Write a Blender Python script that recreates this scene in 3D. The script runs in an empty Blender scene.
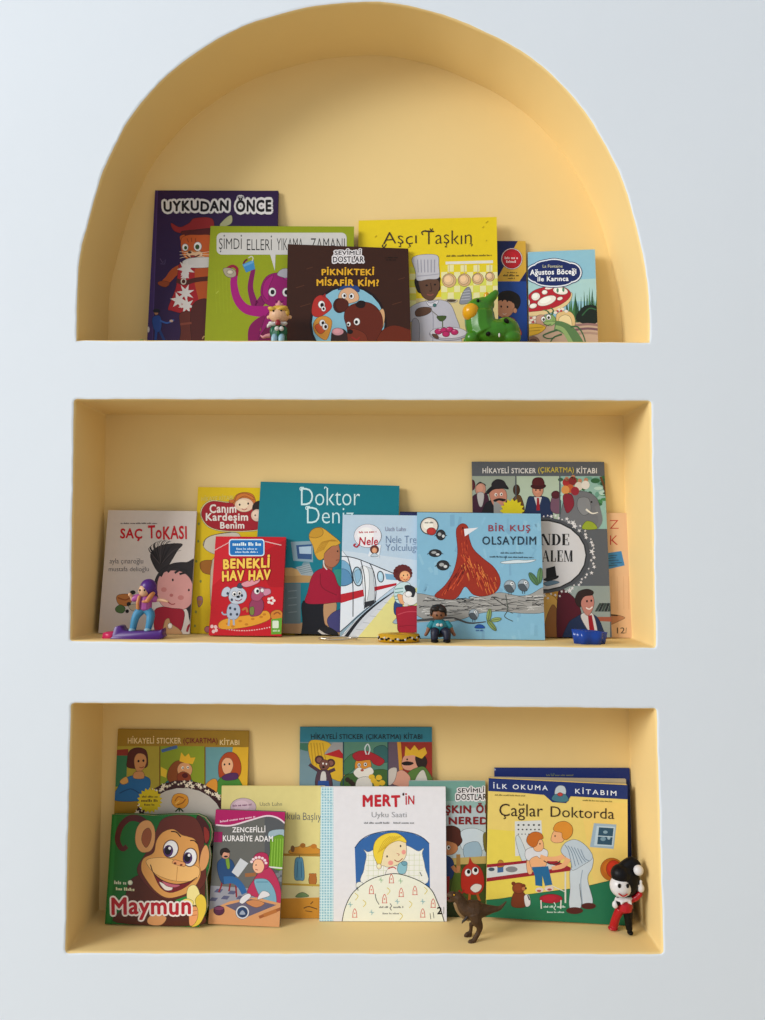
import bpy, bmesh, math, random
import numpy as np
from mathutils import Vector, Matrix
from mathutils.geometry import tessellate_polygon

S = bpy.context.scene
COL = S.collection
R = math.radians

# ------------------------------------------------------------------ camera
cam_data = bpy.data.cameras.new('camera')
cam_data.sensor_fit = 'HORIZONTAL'
cam_data.sensor_width = 36.0
cam_data.lens = 36.0 * 780.0 / 765.0
cam = bpy.data.objects.new('camera', cam_data)
cam.location = (0.0, -1.15, 1.30)
cam.rotation_euler = (R(90.0) + math.atan(35.0 / 780.0), 0.0, 0.0)
COL.objects.link(cam)
S.camera = cam

# ------------------------------------------------------------------ world, window light, exposure
world = bpy.data.worlds.new('room_light')
S.world = world
world.use_nodes = True
bg = world.node_tree.nodes['Background']
bg.inputs['Color'].default_value = (0.86, 0.93, 1.0, 1.0)
bg.inputs['Strength'].default_value = 0.54

win = bpy.data.lights.new('window_daylight', 'AREA')
win.shape = 'RECTANGLE'
win.size = 3.2
win.size_y = 2.6
win.energy = 440.0
win.color = (1.0, 0.99, 0.97)
win_o = bpy.data.objects.new('window_daylight', win)
win_o.location = (-6.0, -3.6, 3.7)
win_o.rotation_euler = (Vector((0.0, 0.0, 1.3)) - Vector(win_o.location)).to_track_quat('-Z', 'Y').to_euler()
COL.objects.link(win_o)

S.view_settings.view_transform = 'Standard'
S.view_settings.look = 'None'
S.view_settings.gamma = 1.0
S.view_settings.use_curve_mapping = False
S.view_settings.exposure = 0.08


# ------------------------------------------------------------------ colours and materials
def lin(h, gain=1.0):
    h = h.lstrip('#')
    out = []
    for i in (0, 2, 4):
        c = int(h[i:i + 2], 16) / 255.0
        c = c / 12.92 if c <= 0.04045 else ((c + 0.055) / 1.055) ** 2.4
        out.append(min(c * gain, 0.92))
    return (out[0], out[1], out[2], 1.0)


def material(name, color='#808080', rough=0.5, spec=0.5, gain=1.0, noise=0.0, nscale=30.0,
             bump=0.0, bscale=200.0, metal=0.0, trans=0.0, attr=None, coat=0.0):
    m = bpy.data.materials.new(name)
    m.use_nodes = True
    nt = m.node_tree
    b = nt.nodes['Principled BSDF']
    b.inputs['Roughness'].default_value = rough
    b.inputs['Specular IOR Level'].default_value = spec
    b.inputs['Metallic'].default_value = metal
    b.inputs['Transmission Weight'].default_value = trans
    b.inputs['Coat Weight'].default_value = coat
    if attr:
        src = nt.nodes.new('ShaderNodeAttribute')
        src.attribute_name = attr
        csock = src.outputs['Color']
    else:
        src = nt.nodes.new('ShaderNodeRGB')
        src.outputs[0].default_value = lin(color, gain)
        csock = src.outputs[0]
    tc = nt.nodes.new('ShaderNodeTexCoord')
    if noise > 0:
        n = nt.nodes.new('ShaderNodeTexNoise')
        n.inputs['Scale'].default_value = nscale
        n.inputs['Detail'].default_value = 4.0
        nt.links.new(tc.outputs['Object'], n.inputs['Vector'])
        mr = nt.nodes.new('ShaderNodeMapRange')
        mr.inputs['To Min'].default_value = 1.0 - noise
        mr.inputs['To Max'].default_value = 1.0 + noise
        nt.links.new(n.outputs['Fac'], mr.inputs['Value'])
        mx = nt.nodes.new('ShaderNodeVectorMath')
        mx.operation = 'SCALE'
        nt.links.new(csock, mx.inputs[0])
        nt.links.new(mr.outputs['Result'], mx.inputs['Scale'])
        csock = mx.outputs['Vector']
    nt.links.new(csock, b.inputs['Base Color'])
    if bump > 0:
        n2 = nt.nodes.new('ShaderNodeTexNoise')
        n2.inputs['Scale'].default_value = bscale
        n2.inputs['Detail'].default_value = 3.0
        nt.links.new(tc.outputs['Object'], n2.inputs['Vector'])
        bp = nt.nodes.new('ShaderNodeBump')
        bp.inputs['Strength'].default_value = bump
        bp.inputs['Distance'].default_value = 0.002
        nt.links.new(n2.outputs['Fac'], bp.inputs['Height'])
        nt.links.new(bp.outputs['Normal'], b.inputs['Normal'])
    return m


M = {}
M['wall'] = material('white_wall_paint', '#dfe6ee', 0.75, 0.3, noise=0.025, nscale=3.0, bump=0.12, bscale=28.0)
M['niche'] = material('yellow_niche_paint', '#edd091', 0.7, 0.3, noise=0.03, nscale=6.0, bump=0.15, bscale=35.0)
M['floor'] = material('pale_floor', '#c9bda8', 0.5, 0.4, noise=0.06, nscale=4.0)
M['print'] = material('printed_cover', rough=0.48, spec=0.28, attr='Col', noise=0.05, nscale=90.0)
M['gloss_print'] = material('glossy_printed_cover', rough=0.26, spec=0.35, attr='Col', noise=0.04, nscale=40.0, bump=0.12, bscale=60.0)
M['paper'] = material('paper_pages', '#d9d2bf', 0.85, 0.2, noise=0.08, nscale=300.0)


# ------------------------------------------------------------------ object helpers
def tag(o, label=None, cat=None, group=None, kind=None):
    if label: o['label'] = label
    if cat: o['category'] = cat
    if group: o['group'] = group
    if kind: o['kind'] = kind
    return o


def link_mesh(name, verts, faces, mat, parent=None, smooth=False):
    me = bpy.data.meshes.new(name)
    me.from_pydata([tuple(v) for v in verts], [], faces)
    me.materials.append(mat)
    if smooth:
        me.polygons.foreach_set('use_smooth', [True] * len(me.polygons))
    me.update()
    o = bpy.data.objects.new(name, me)
    COL.objects.link(o)
    if parent: o.parent = parent
    return o


def empty(name, loc, label, cat, group=None):
    o = bpy.data.objects.new(name, None)
    o.empty_display_size = 0.02
    o.location = loc
    COL.objects.link(o)
    return tag(o, label, cat, group)


def set_col(o, rgba):
    me = o.data
    a = me.color_attributes.new('Col', 'FLOAT_COLOR', 'CORNER')
    a.data.foreach_set('color', list(rgba) * len(me.loops))


# ------------------------------------------------------------------ wall with three niches
DEPTH = 0.129
RIM = 0.0022
ARCH = [(-0.4568, 1.6037), (-0.4572, 1.6505), (-0.4565, 1.7051), (-0.4525, 1.7415), (-0.4452, 1.7736), (-0.4312, 1.8301),
        (-0.4207, 1.8639), (-0.4047, 1.9009), (-0.3901, 1.9317), (-0.3709, 1.9603), (-0.3456, 1.9921), (-0.3165, 2.0207),
        (-0.2684, 2.0563), (-0.2314, 2.0785), (-0.1921, 2.0956), (-0.1163, 2.1168), (-0.0646, 2.1239), (-0.016, 2.1262),
        (0.0266, 2.1223), (0.0722, 2.1121), (0.1116, 2.0988), (0.1489, 2.0824), (0.1843, 2.0652), (0.2175, 2.0442),
        (0.2491, 2.0193), (0.2776, 1.9905), (0.3059, 1.9549), (0.3296, 1.9163), (0.3457, 1.8854), (0.3598, 1.8532),
        (0.3719, 1.8164), (0.3814, 1.7774), (0.3902, 1.7355), (0.397, 1.6929), (0.3993, 1.6475), (0.3986, 1.6007)]
MIDN = [(-0.459, 1.5174), (0.3995, 1.5151), (0.4012, 1.1485), (-0.4583, 1.1586)]
LOWN = [(-0.4553, 1.0705), (0.4006, 1.0624), (0.4051, 0.711), (-0.4576, 0.7124)]


def catmull(pts, n, closed=False):
    P = [np.array(p, float) for p in pts]
    m = len(P)
    out = []
    rng = range(m) if closed else range(m - 1)
    for i in rng:
        p1, p2 = P[i], P[(i + 1) % m]
        p0 = P[(i - 1) % m] if closed or i > 0 else p1
        p3 = P[(i + 2) % m] if closed or i + 2 < m else p2
        for k in range(n):
            t = k / n
            out.append(0.5 * ((2 * p1) + (p2 - p0) * t + (2 * p0 - 5 * p1 + 4 * p2 - p3) * t * t + (3 * p1 - p0 - 3 * p2 + p3) * t ** 3))
    if not closed: out.append(P[-1])
    return out


def edge_line(a, b, step):
    a, b = np.array(a), np.array(b)
    n = max(2, int(np.linalg.norm(b - a) / step))
    return [a + (b - a) * i / n for i in range(n)]


def round_rect(c, r):
    """corner points (clockwise) -> closed loop with small rounded corners"""
    c = [np.array(p, float) for p in c]
    loop = []
    for i in range(4):
        p, a, b = c[i], c[i - 1], c[(i + 1) % 4]
        u = (a - p) / np.linalg.norm(a - p)
        v = (b - p) / np.linalg.norm(b - p)
        for k in range(5):
            t = k / 4
            loop.append(p + u * r * (1 - t) ** 2 + v * r * t ** 2)
        nxt = c[(i + 1) % 4]
        w = (p - nxt) / np.linalg.norm(p - nxt)
        loop += edge_line(p + v * r, nxt + w * r, 0.014)[1:]
    return loop


def offset_loop(loop, d):
    """push a clockwise loop inwards by d (array or number)"""
    n = len(loop)
    out = []
    for i in range(n):
        t = loop[(i + 1) % n] - loop[i - 1]
        t = t / (np.linalg.norm(t) + 1e-9)
        out.append(loop[i] + np.array([t[1], -t[0]]) * (d[i] if hasattr(d, '__len__') else d))
    return out


arch_curve = catmull(ARCH, 4)
arch_loop = arch_curve + edge_line(ARCH[-1], ARCH[0], 0.014)[1:]
loops = [arch_loop, round_rect(MIDN, 0.006), round_rect(LOWN, 0.006)]

bm = bmesh.new()
edges = []
def add_loop(pts, y=0.0):
    vs = [bm.verts.new((p[0], y, p[1])) for p in pts]
    es = [bm.edges.new((vs[i], vs[(i + 1) % len(vs)])) for i in range(len(vs))]
    edges.extend(es)
    return vs
add_loop([(-2.2, 0.0), (-2.2, 2.7), (1.9, 2.7), (1.9, 0.0)])
rng = random.Random(5)
front_loops = []
for lp in loops:
    n = len(lp)
    ph = [rng.uniform(0, 6.28) for _ in range(4)]
    wob = [0.0007 * math.sin(i * 0.55 + ph[0]) + 0.0005 * math.sin(i * 1.37 + ph[1]) + 0.0004 * math.sin(i * 2.9 + ph[2]) for i in range(n)]
    fl = offset_loop(lp, wob)
    front_loops.append(fl)
    add_loop(offset_loop(fl, -0.0022))
bmesh.ops.triangle_fill(bm, use_beauty=True, edges=edges, normal=(0, -1, 0))
for f in bm.faces:
    if f.normal.y > 0: f.normal_flip()
me = bpy.data.meshes.new('wall_back')
bm.to_mesh(me); bm.free()
me.materials.append(M['wall'])
wall = bpy.data.objects.new('wall_back', me)
COL.objects.link(wall)
tag(wall, 'white painted plaster wall holding three yellow niches', 'wall', kind='structure')

for lp, fl in zip(loops, front_loops):
    n = len(lp)
    inner = offset_loop(lp, RIM)
    # rounded plaster rim, white
    rings = []
    outer = offset_loop(fl, -0.0022)
    for k in range(6):
        a = k / 5 * math.pi / 2
        s = math.sin(a); c = 1 - math.cos(a)
        ring = []
        for i in range(n):
            p = outer[i] + (inner[i] - outer[i]) * s
            ring.append((p[0], 0.0045 * c, p[1]))
        rings.append(ring)
    def strip(name, rings, mat, parent, cap=False):
        V = [v for r in rings for v in r]
        Fs = []
        for k in range(len(rings) - 1):
            for i in range(n):
                j = (i + 1) % n
                Fs.append((k * n + i, k * n + j, (k + 1) * n + j, (k + 1) * n + i))
        o = link_mesh(name, V, Fs, mat, parent, smooth=True)
        return o
    strip('niche_rim', rings[:3], M['wall'], wall)
    strip('niche_edge', rings[2:], M['niche'], wall)
    lining = strip('niche_lining', [[(p[0], 0.0045 + (DEPTH - 0.0045) * t, p[1]) for p in inner] for t in (0, 0.5, 1)], M['niche'], wall)
    tag(lining, 'yellow painted niche lining')
    bmn = bmesh.new()
    vs = [bmn.verts.new((p[0], DEPTH, p[1])) for p in inner]
    es = [bmn.edges.new((vs[i], vs[(i + 1) % n])) for i in range(n)]
    bmesh.ops.triangle_fill(bmn, use_beauty=True, edges=es, normal=(0, -1, 0))
    for f in bmn.faces:
        if f.normal.y > 0: f.normal_flip()
    mb = bpy.data.meshes.new('niche_back'); bmn.to_mesh(mb); bmn.free()
    mb.materials.append(M['niche'])
    ob = bpy.data.objects.new('niche_back', mb); COL.objects.link(ob); ob.parent = wall
    tag(ob, 'yellow painted niche back')

flo = link_mesh('floor', [(-2.6, -4, 0), (2.4, -4, 0), (2.4, 0, 0), (-2.6, 0, 0), (-2.6, -4, -.05), (2.4, -4, -.05), (2.4, 0, -.05), (-2.6, 0, -.05)],
                [(0, 1, 2, 3), (7, 6, 5, 4), (0, 4, 5, 1), (1, 5, 6, 2), (2, 6, 7, 3), (3, 7, 4, 0)], M['floor'])
tag(flo, 'pale floor at the foot of the white wall', 'floor', kind='structure')


V, F = [(1.9, 0, 0), (1.9, -4, 0), (1.9, -4, 2.7), (1.9, 0, 2.7), (1.95, 0, 0), (1.95, -4, 0), (1.95, -4, 2.7), (1.95, 0, 2.7)], [(0, 1, 2, 3), (7, 6, 5, 4), (0, 4, 5, 1), (1, 5, 6, 2), (2, 6, 7, 3), (3, 7, 4, 0)]
tag(link_mesh('wall_right_added', V, F, material('beige_added_wall', '#b9ad9c', .8, .2, noise=.03, nscale=3.0)), 'unseen beige wall, added to block room light from the right', 'wall', kind='structure')  # out of view; added to cut ambient light reaching the left jambs


# ------------------------------------------------------------------ lettering
_glyphs = {}
_tc = bpy.data.curves.new('lettering', 'FONT')
_tc.resolution_u = 3
_to = bpy.data.objects.new('lettering', _tc)
_BASE = {'İ': 'I', 'Ş': 'S', 'ş': 's', 'ğ': 'g', 'Ğ': 'G'}


def _mesh(body, off):
    _tc.body = body
    _tc.offset = off
    me = bpy.data.meshes.new_from_object(_to)
    me.calc_loop_triangles()
    v = np.array([p.co[:2] for p in me.vertices]) if len(me.vertices) else np.zeros((0, 2))
    t = [tuple(x.vertices) for x in me.loop_triangles]
    bpy.data.meshes.remove(me)
    return v, t


def rect_tris(x0, y0, x1, y1):
    return [[(x0, y0), (x1, y0), (x1, y1)], [(x0, y0), (x1, y1), (x0, y1)]]


def glyph(ch, off):
    k = (ch, round(off, 3))
    if k in _glyphs: return _glyphs[k]
    if ch == ' ':
        _glyphs[k] = ([], 0.3)
        return _glyphs[k]
    base = _BASE.get(ch, ch)
    v, t = _mesh(base, off)
    tris = [[tuple(v[i]) for i in tri] for tri in t]
    bar, _ = _mesh('|', 0)
    both, _ = _mesh(base + '|', 0)
    adv = both[:, 0].max() - bar[:, 0].max()
    x0, x1 = v[:, 0].min(), v[:, 0].max()
    xm = (x0 + x1) / 2
    o = off
    if ch == 'İ':
        tris += rect_tris(xm - .06 - o, .79 - o, xm + .06 + o, .91 + o)
    if ch in 'Şş':
        tris += rect_tris(xm - .035 - o, -.12 - o, xm + .035 + o, .02)
        tris += rect_tris(xm - .10 - o, -.20 - o, xm + .035 + o, -.12 + o)
    if ch in 'ğĞ':
        y = .60 if ch == 'ğ' else .80
        tris += rect_tris(xm - .13 - o, y - o, xm + .13 + o, y + .05 + o)
        tris += rect_tris(xm - .16 - o, y - o, xm - .10 + o, y + .12 + o)
        tris += rect_tris(xm + .10 - o, y - o, xm + .16 + o, y + .12 + o)
    _glyphs[k] = (tris, adv)
    return _glyphs[k]


# ------------------------------------------------------------------ flat print on a cover
LAYER = 5.0e-6


def homography(quad):
    src = quad
    dst = [(0, 1), (1, 1), (1, 0), (0, 0)]
    A = []; b = []
    for (x, y), (u, v) in zip(src, dst):
        A.append([x, y, 1, 0, 0, 0, -u * x, -u * y]); b.append(u)
        A.append([0, 0, 0, x, y, 1, -v * x, -v * y]); b.append(v)
    h = np.linalg.solve(np.array(A), np.array(b))
    return np.append(h, 1).reshape(3, 3)


def clip_unit(poly):
    for ax, s, lim in ((0, 1, 0.0), (0, -1, -1.0), (1, 1, 0.0), (1, -1, -1.0)):
        out = []
        n = len(poly)
        for i in range(n):
            a, b = poly[i], poly[(i + 1) % n]
            da, db = s * a[ax] - lim, s * b[ax] - lim
            if da >= 0: out.append(a)
            if (da >= 0) != (db >= 0):
                t = da / (da - db)
                out.append((a[0] + (b[0] - a[0]) * t, a[1] + (b[1] - a[1]) * t))
        poly = out
        if len(poly) < 3: return []
    return poly


class Art:
    """coloured flat shapes printed on the front cover; coordinates are tracing-sheet units"""
    def __init__(self, quad, w, h, gain=1.0, clip=True):
        self.H = homography(quad); self.w = w; self.h = h; self.gain = gain
        self.inkw = 0.38
        self.hh = [float(v) for v in self.H.flatten()]
        self.layer = 1; self.groups = {}; self.cur = None; self.clip = clip
        self.ox = self.oy = 0.0; self.sc = 1.0; self.held = False
        self.order = []

    def sheet(self, ox, oy, sc):
        self.ox, self.oy, self.sc = ox, oy, sc
        return self

    def g(self, name):
        if name not in self.groups:
            self.groups[name] = ([], [], [])
        self.cur = self.groups[name]
        return self

    def uv(self, p):
        x, y = p[0] / self.sc + self.ox, p[1] / self.sc + self.oy
        h = self.hh
        w = h[6] * x + h[7] * y + h[8]
        return ((h[0] * x + h[1] * y + h[2]) / w, (h[3] * x + h[4] * y + h[5]) / w)

    def tris(self, tris, col):
        V, F, C = self.cur
        c = lin(col, self.gain)
        y = -LAYER * self.layer
        for t in tris:
            p = [self.uv(q) for q in t]
            if self.clip:
                p = clip_unit(p)
                if not p: continue
            i0 = len(V)
            V.extend(((q[0] - .5) * self.w, y, q[1] * self.h) for q in p)
            # front side faces -y
            a = sum(p[i][0] * p[(i + 1) % len(p)][1] - p[(i + 1) % len(p)][0] * p[i][1] for i in range(len(p)))
            idx = list(range(i0, i0 + len(p)))
            if a < 0: idx.reverse()
            F.append(tuple(idx)); C.append(c)
        if self.held:
            self.sub += 1
            self.layer = self.hold0 + (self.sub % 7)
        else:
            self.layer += 1

    def p(self, pts, col, smooth=0):
        if smooth: pts = [tuple(q) for q in catmull(pts, smooth, True)]
        vs = [Vector((q[0], q[1], 0)) for q in pts]
        self.tris([[pts[i] for i in t] for t in tessellate_polygon([vs])], col)

    def tint(self, col, k):
        h = col.lstrip('#')
        return '#' + ''.join('%02x' % max(0, min(255, int(int(h[i:i + 2], 16) * k))) for i in (0, 2, 4))

    def ink(self, pts, col):
        """thin printed contour in a darker shade of the fill"""
        self.s(list(pts) + [pts[0], pts[1]], self.inkw * self.sc, self.tint(col, .48), 0)

    def c(self, pts, col):
        self.p(pts, col, 5)
        if self.inkw and not self.held: self.ink([tuple(q) for q in catmull(pts, 5, True)], col)

    def e(self, cx, cy, rx, ry, col, rot=0):
        n = 22 if max(rx, ry) / self.sc > 2.5 else 12
        ca, sa = math.cos(R(rot)), math.sin(R(rot))
        ring = [(cx + rx * math.cos(6.2832 * k / n) * ca - ry * math.sin(6.2832 * k / n) * sa,
                 cy + rx * math.cos(6.2832 * k / n) * sa + ry * math.sin(6.2832 * k / n) * ca) for k in range(n)]
        self.tris([[ring[0], ring[k], ring[k + 1]] for k in range(1, n - 1)], col)
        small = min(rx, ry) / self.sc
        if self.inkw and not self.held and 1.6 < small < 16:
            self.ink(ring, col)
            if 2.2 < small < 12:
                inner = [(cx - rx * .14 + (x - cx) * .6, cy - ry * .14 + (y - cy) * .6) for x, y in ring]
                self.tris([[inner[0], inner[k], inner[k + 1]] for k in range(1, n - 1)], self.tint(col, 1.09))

    def r(self, x0, y0, x1, y1, col): self.p([(x0, y0), (x1, y0), (x1, y1), (x0, y1)], col)

    def rr(self, x0, y0, x1, y1, rad, col):
        pts = []
        for cx, cy, a0 in ((x1 - rad, y0 + rad, -90), (x1 - rad, y1 - rad, 0), (x0 + rad, y1 - rad, 90), (x0 + rad, y0 + rad, 180)):
            for k in range(6):
                a = R(a0 + 18 * k)
                pts.append((cx + rad * math.cos(a), cy + rad * math.sin(a)))
        self.p(pts, col)

    def star(self, cx, cy, ro, ri, n, col, rot=0):
        pts = []
        for k in range(2 * n):
            a = R(rot - 90) + math.pi * k / n
            q = ro if k % 2 == 0 else ri
            pts.append((cx + q * math.cos(a), cy + q * math.sin(a)))
        self.p(pts, col)

    def s(self, pts, w, col, smooth=4, taper=None):
        """a brush stroke; w at the start, taper at the end"""
        if smooth and len(pts) > 2: pts = catmull(pts, smooth)
        P = [np.array(q, float) for q in pts]
        n = len(P)
        L, Rr = [], []
        for i in range(n):
            t = P[min(i + 1, n - 1)] - P[max(i - 1, 0)]
            t = t / (np.linalg.norm(t) + 1e-9)
            nn = np.array([-t[1], t[0]])
            ww = w if taper is None else w + (taper - w) * i / (n - 1)
            L.append(tuple(P[i] + nn * ww / 2)); Rr.append(tuple(P[i] - nn * ww / 2))
        T = []
        for i in range(n - 1):
            T.append([L[i], L[i + 1], Rr[i + 1]]); T.append([L[i], Rr[i + 1], Rr[i]])
        self.tris(T, col)

    def many(self): self.held = True; self.hold0 = self.layer; self.sub = 0
    def done(self): self.held = False; self.layer = self.hold0 + min(self.sub, 7) + 1

    def t(self, text, x0, y0, x1, y1, col, b=0.0, outs=(), slope=0.0, shear=0.0, wob=0.0, jig=0.0, gap=0.0, seed=1):
        """text fitted to the box; outs = [(colour, offset), ...] halos from the outside in"""
        thin = min(b, 0.0)
        def lay():
            rg = random.Random(seed)
            x = 0.0; out = []
            for k, ch in enumerate(text):
                tr, adv = glyph(ch, thin)
                dy = rg.uniform(-jig, jig); an = rg.uniform(-jig, jig) * 1.2
                ca, sa = math.cos(an), math.sin(an)
                for tri in tr:
                    q = []
                    for (px, py) in tri:
                        cx, cy = adv / 2, .35
                        ux, uy = px - cx, py - cy
                        q.append((x + cx + ux * ca - uy * sa + shear * py, cy + ux * sa + uy * ca + dy))
                    out.append(q)
                x += adv + gap + max(b, 0.0) * 1.6
            return out
        core = lay()
        def fat(r, n):
            """the letters grown by r with round corners"""
            out = [core]
            for k in range(n):
                dx, dy = r * math.cos(6.2832 * k / n), r * math.sin(6.2832 * k / n)
                out.append([[(q[0] + dx, q[1] + dy) for q in t] for t in core])
            return out
        stamps = fat(b, 8) if b > 0 else [core]
        base = [t for s in stamps for t in s]
        xs = [q[0] for t in base for q in t]; ys = [q[1] for t in base for q in t]
        bx0, bx1, by0, by1 = min(xs), max(xs), min(ys), max(ys)
        def mp(q):
            u = (q[0] - bx0) / (bx1 - bx0); v = (q[1] - by0) / (by1 - by0)
            return (x0 + u * (x1 - x0), y1 - v * (y1 - y0) + slope * u + wob * math.sin(u * 11))
        for oc, oo in outs:
            for s in fat(max(b, 0) + oo, 12): self.tris([[mp(q) for q in t] for t in s], oc)
        for s in stamps: self.tris([[mp(q) for q in t] for t in s], col)

    def lines(self, x0, y0, x1, h, col, seed=1, slope=0.0):
        """a line of print too small to read"""
        rg = random.Random(seed)
        x = x0; T = []
        while x < x1 - h * .3:
            for _ in range(rg.randint(3, 7)):
                w = h * rg.uniform(.28, .55); hh = h * rg.choice([.65, .65, .7, 1.0])
                if x + w > x1: break
                y = y0 + h - hh + slope * (x - x0) / (x1 - x0)
                T += [[(x, y), (x + w, y), (x + w, y + hh)], [(x, y), (x + w, y + hh), (x, y + hh)]]
                x += w + h * .16
            x += h * .5
        self.tris(T, col)

    def build(self, parent, mat):
        for name, (V, F, C) in self.groups.items():
            if not F: continue
            o = link_mesh(name, V, F, mat, parent)
            a = o.data.color_attributes.new('Col', 'FLOAT_COLOR', 'CORNER')
            vals = []
            for f, c in zip(F, C): vals.extend(list(c) * len(f))
            a.data.foreach_set('color', vals)


# ------------------------------------------------------------------ books
def book_matrix(loc, yaw, lean, roll):
    cy, sy = math.cos(yaw), math.sin(yaw)
    ex = Vector((cy, sy, 0)); n0 = Vector((-sy, cy, 0)); ez = Vector((0, 0, 1))
    up = ez * math.cos(lean) + n0 * math.sin(lean)
    n = n0 * math.cos(lean) - ez * math.sin(lean)
    c, s = math.cos(roll), math.sin(roll)
    X = ex * c - up * s; U = up * c + ex * s
    m = Matrix(((X.x, n.x, U.x, loc[0]), (X.y, n.y, U.y, loc[1]), (X.z, n.z, U.z, loc[2]), (0, 0, 0, 1)))
    return m


def box_mesh(x0, y0, z0, x1, y1, z1):
    V = [(x0, y0, z0), (x1, y0, z0), (x1, y1, z0), (x0, y1, z0), (x0, y0, z1), (x1, y0, z1), (x1, y1, z1), (x0, y1, z1)]
    F = [(0, 1, 5, 4), (1, 2, 6, 5), (2, 3, 7, 6), (3, 0, 4, 7), (4, 5, 6, 7), (3, 2, 1, 0)]
    return V, F


def merge(*parts):
    V, F = [], []
    for v, f in parts:
        k = len(V)
        V += v; F += [tuple(i + k for i in q) for q in f]
    return V, F


POSES = {
'uykudan':((-0.2766,0.0900,1.6062),0.2053,0.2846,0.005,0.00,6.50,0.20,[(155.1,190.3),(278.5,190.7),(274.1,354.4),(146.3,353.9)]),
'kucuk':((0.1842,0.1060,1.6043),0.1050,0.2007,0.004,0.00,5.00,0.20,[(462.3,240.8),(525.5,241.0),(528.1,357.8),(463.5,357.6)]),
'asci':((0.0709,0.0840,1.6049),0.2276,0.2357,0.004,-4.00,7.75,0.20,[(358.7,220.5),(496.7,216.9),(498.6,353.0),(356.0,355.0)]),
'agustos':((0.2907,0.0880,1.6042),0.1085,0.1835,0.004,-7.00,9.25,0.20,[(527.8,252.1),(594.8,249.3),(598.6,354.1),(529.5,355.9)]),
'simdi':((-0.1654,0.0750,1.6058),0.2357,0.2201,0.004,0.00,9.00,0.20,[(210.6,226.0),(354.0,226.5),(352.5,352.3),(204.0,351.8)]),
'piknik':((-0.0522,0.0520,1.6062),0.1954,0.1827,0.006,5.00,13.50,0.20,[(287.7,244.2),(408.2,248.5),(411.3,349.7),(285.8,346.6)]),
'onikiz':((0.3247,0.1060,1.1523),0.1550,0.2013,0.006,0.00,4.50,0.68,[(535.5,511.9),(630.5,513.0),(633.9,638.0),(537.0,636.8)]),
'seksen':((0.2545,0.0920,1.1542),0.2169,0.2840,0.003,0.00,6.50,0.08,[(471.8,461.7),(604.1,461.8),(611.9,637.3),(474.8,637.2)]),
'canim':((-0.2222,0.0950,1.1588),0.1650,0.2368,0.004,0.00,7.00,0.68,[(198.1,487.0),(298.8,488.2),(294.4,634.7),(190.4,633.4)]),
'doktor':((-0.0931,0.0840,1.1596),0.2266,0.2429,0.004,0.00,8.25,1.79,[(260.7,481.6),(399.5,485.9),(395.3,636.7),(251.3,632.1)]),
'lacivert':((0.0987,0.0830,1.1550),0.1455,0.1999,0.003,0.00,7.75,0.68,[(400.0,511.6),(490.0,512.7),(491.6,638.0),(399.0,636.9)]),
'sac':((-0.3753,0.0840,1.1608),0.1434,0.1971,0.004,0.00,8.50,0.68,[(108.2,510.1),(196.6,511.1),(189.4,634.2),(98.3,633.1)]),
'benekli':((-0.2121,0.0600,1.1603),0.1120,0.1571,0.009,0.00,13.25,0.68,[(215.8,536.3),(285.8,537.1),(281.2,636.1),(208.6,635.3)]),
'nele':((0.0137,0.0700,1.1563),0.1600,0.1945,0.004,0.00,10.00,0.68,[(342.7,514.7),(442.2,515.9),(442.8,638.2),(339.9,637.0)]),
'kus':((0.1520,0.0620,1.1547),0.1977,0.1999,0.004,0.00,10.50,0.68,[(417.2,512.3),(540.6,513.7),(545.0,640.0),(416.9,638.5)]),
'altin':((-0.3255,0.1100,0.7161),0.2118,0.2857,0.003,0.00,3.00,0.79,[(118.0,729.1),(249.0,730.9),(243.5,915.8),(109.6,913.9)]),
'mavi':((-0.0271,0.1130,0.7143),0.2132,0.2922,0.003,0.00,2.25,0.09,[(300.0,726.9),(432.0,727.1),(432.7,915.2),(298.1,915.0)]),
'laci':((0.2888,0.1150,0.7139),0.2175,0.2270,0.004,0.00,2.25,0.09,[(494.5,768.1),(629.5,768.4),(633.1,914.9),(496.0,914.7)]),
'gri':((0.2781,0.1060,0.7153),0.2177,0.2118,0.005,0.00,3.00,0.80,[(490.0,777.3),(626.0,779.2),(628.2,917.6),(489.9,915.6)]),
'ordek':((0.1030,0.1070,0.7142),0.1220,0.2090,0.004,0.00,2.25,0.09,[(409.0,781.0),(485.3,781.1),(486.6,917.1),(409.2,917.0)]),
'okul':((-0.1748,0.1020,0.7147),0.1650,0.2008,0.004,0.00,3.75,0.09,[(221.7,786.0),(324.9,786.2),(323.7,918.3),(218.6,918.1)]),
'maymun':((-0.3534,0.0740,0.7167),0.1497,0.1592,0.012,-4.00,9.25,0.09,[(113.3,814.5),(206.2,817.0),(200.0,927.4),(104.7,923.9)]),
'zence':((-0.2131,0.0750,0.7166),0.1106,0.1665,0.007,-3.00,9.25,1.08,[(215.8,809.4),(285.1,812.0),(279.4,927.0),(208.2,923.7)]),
'mert':((0.0008,0.0920,0.7146),0.1983,0.2017,0.005,0.00,4.75,0.09,[(320.9,786.9),(445.6,787.1),(446.7,921.5),(319.3,921.2)]),
'caglar':((0.2696,0.0860,0.7175),0.2174,0.2093,0.006,-3.50,4.75,1.79,[(488.5,778.0),(627.5,785.0),(627.9,925.7),(485.9,917.0)])
}


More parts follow.
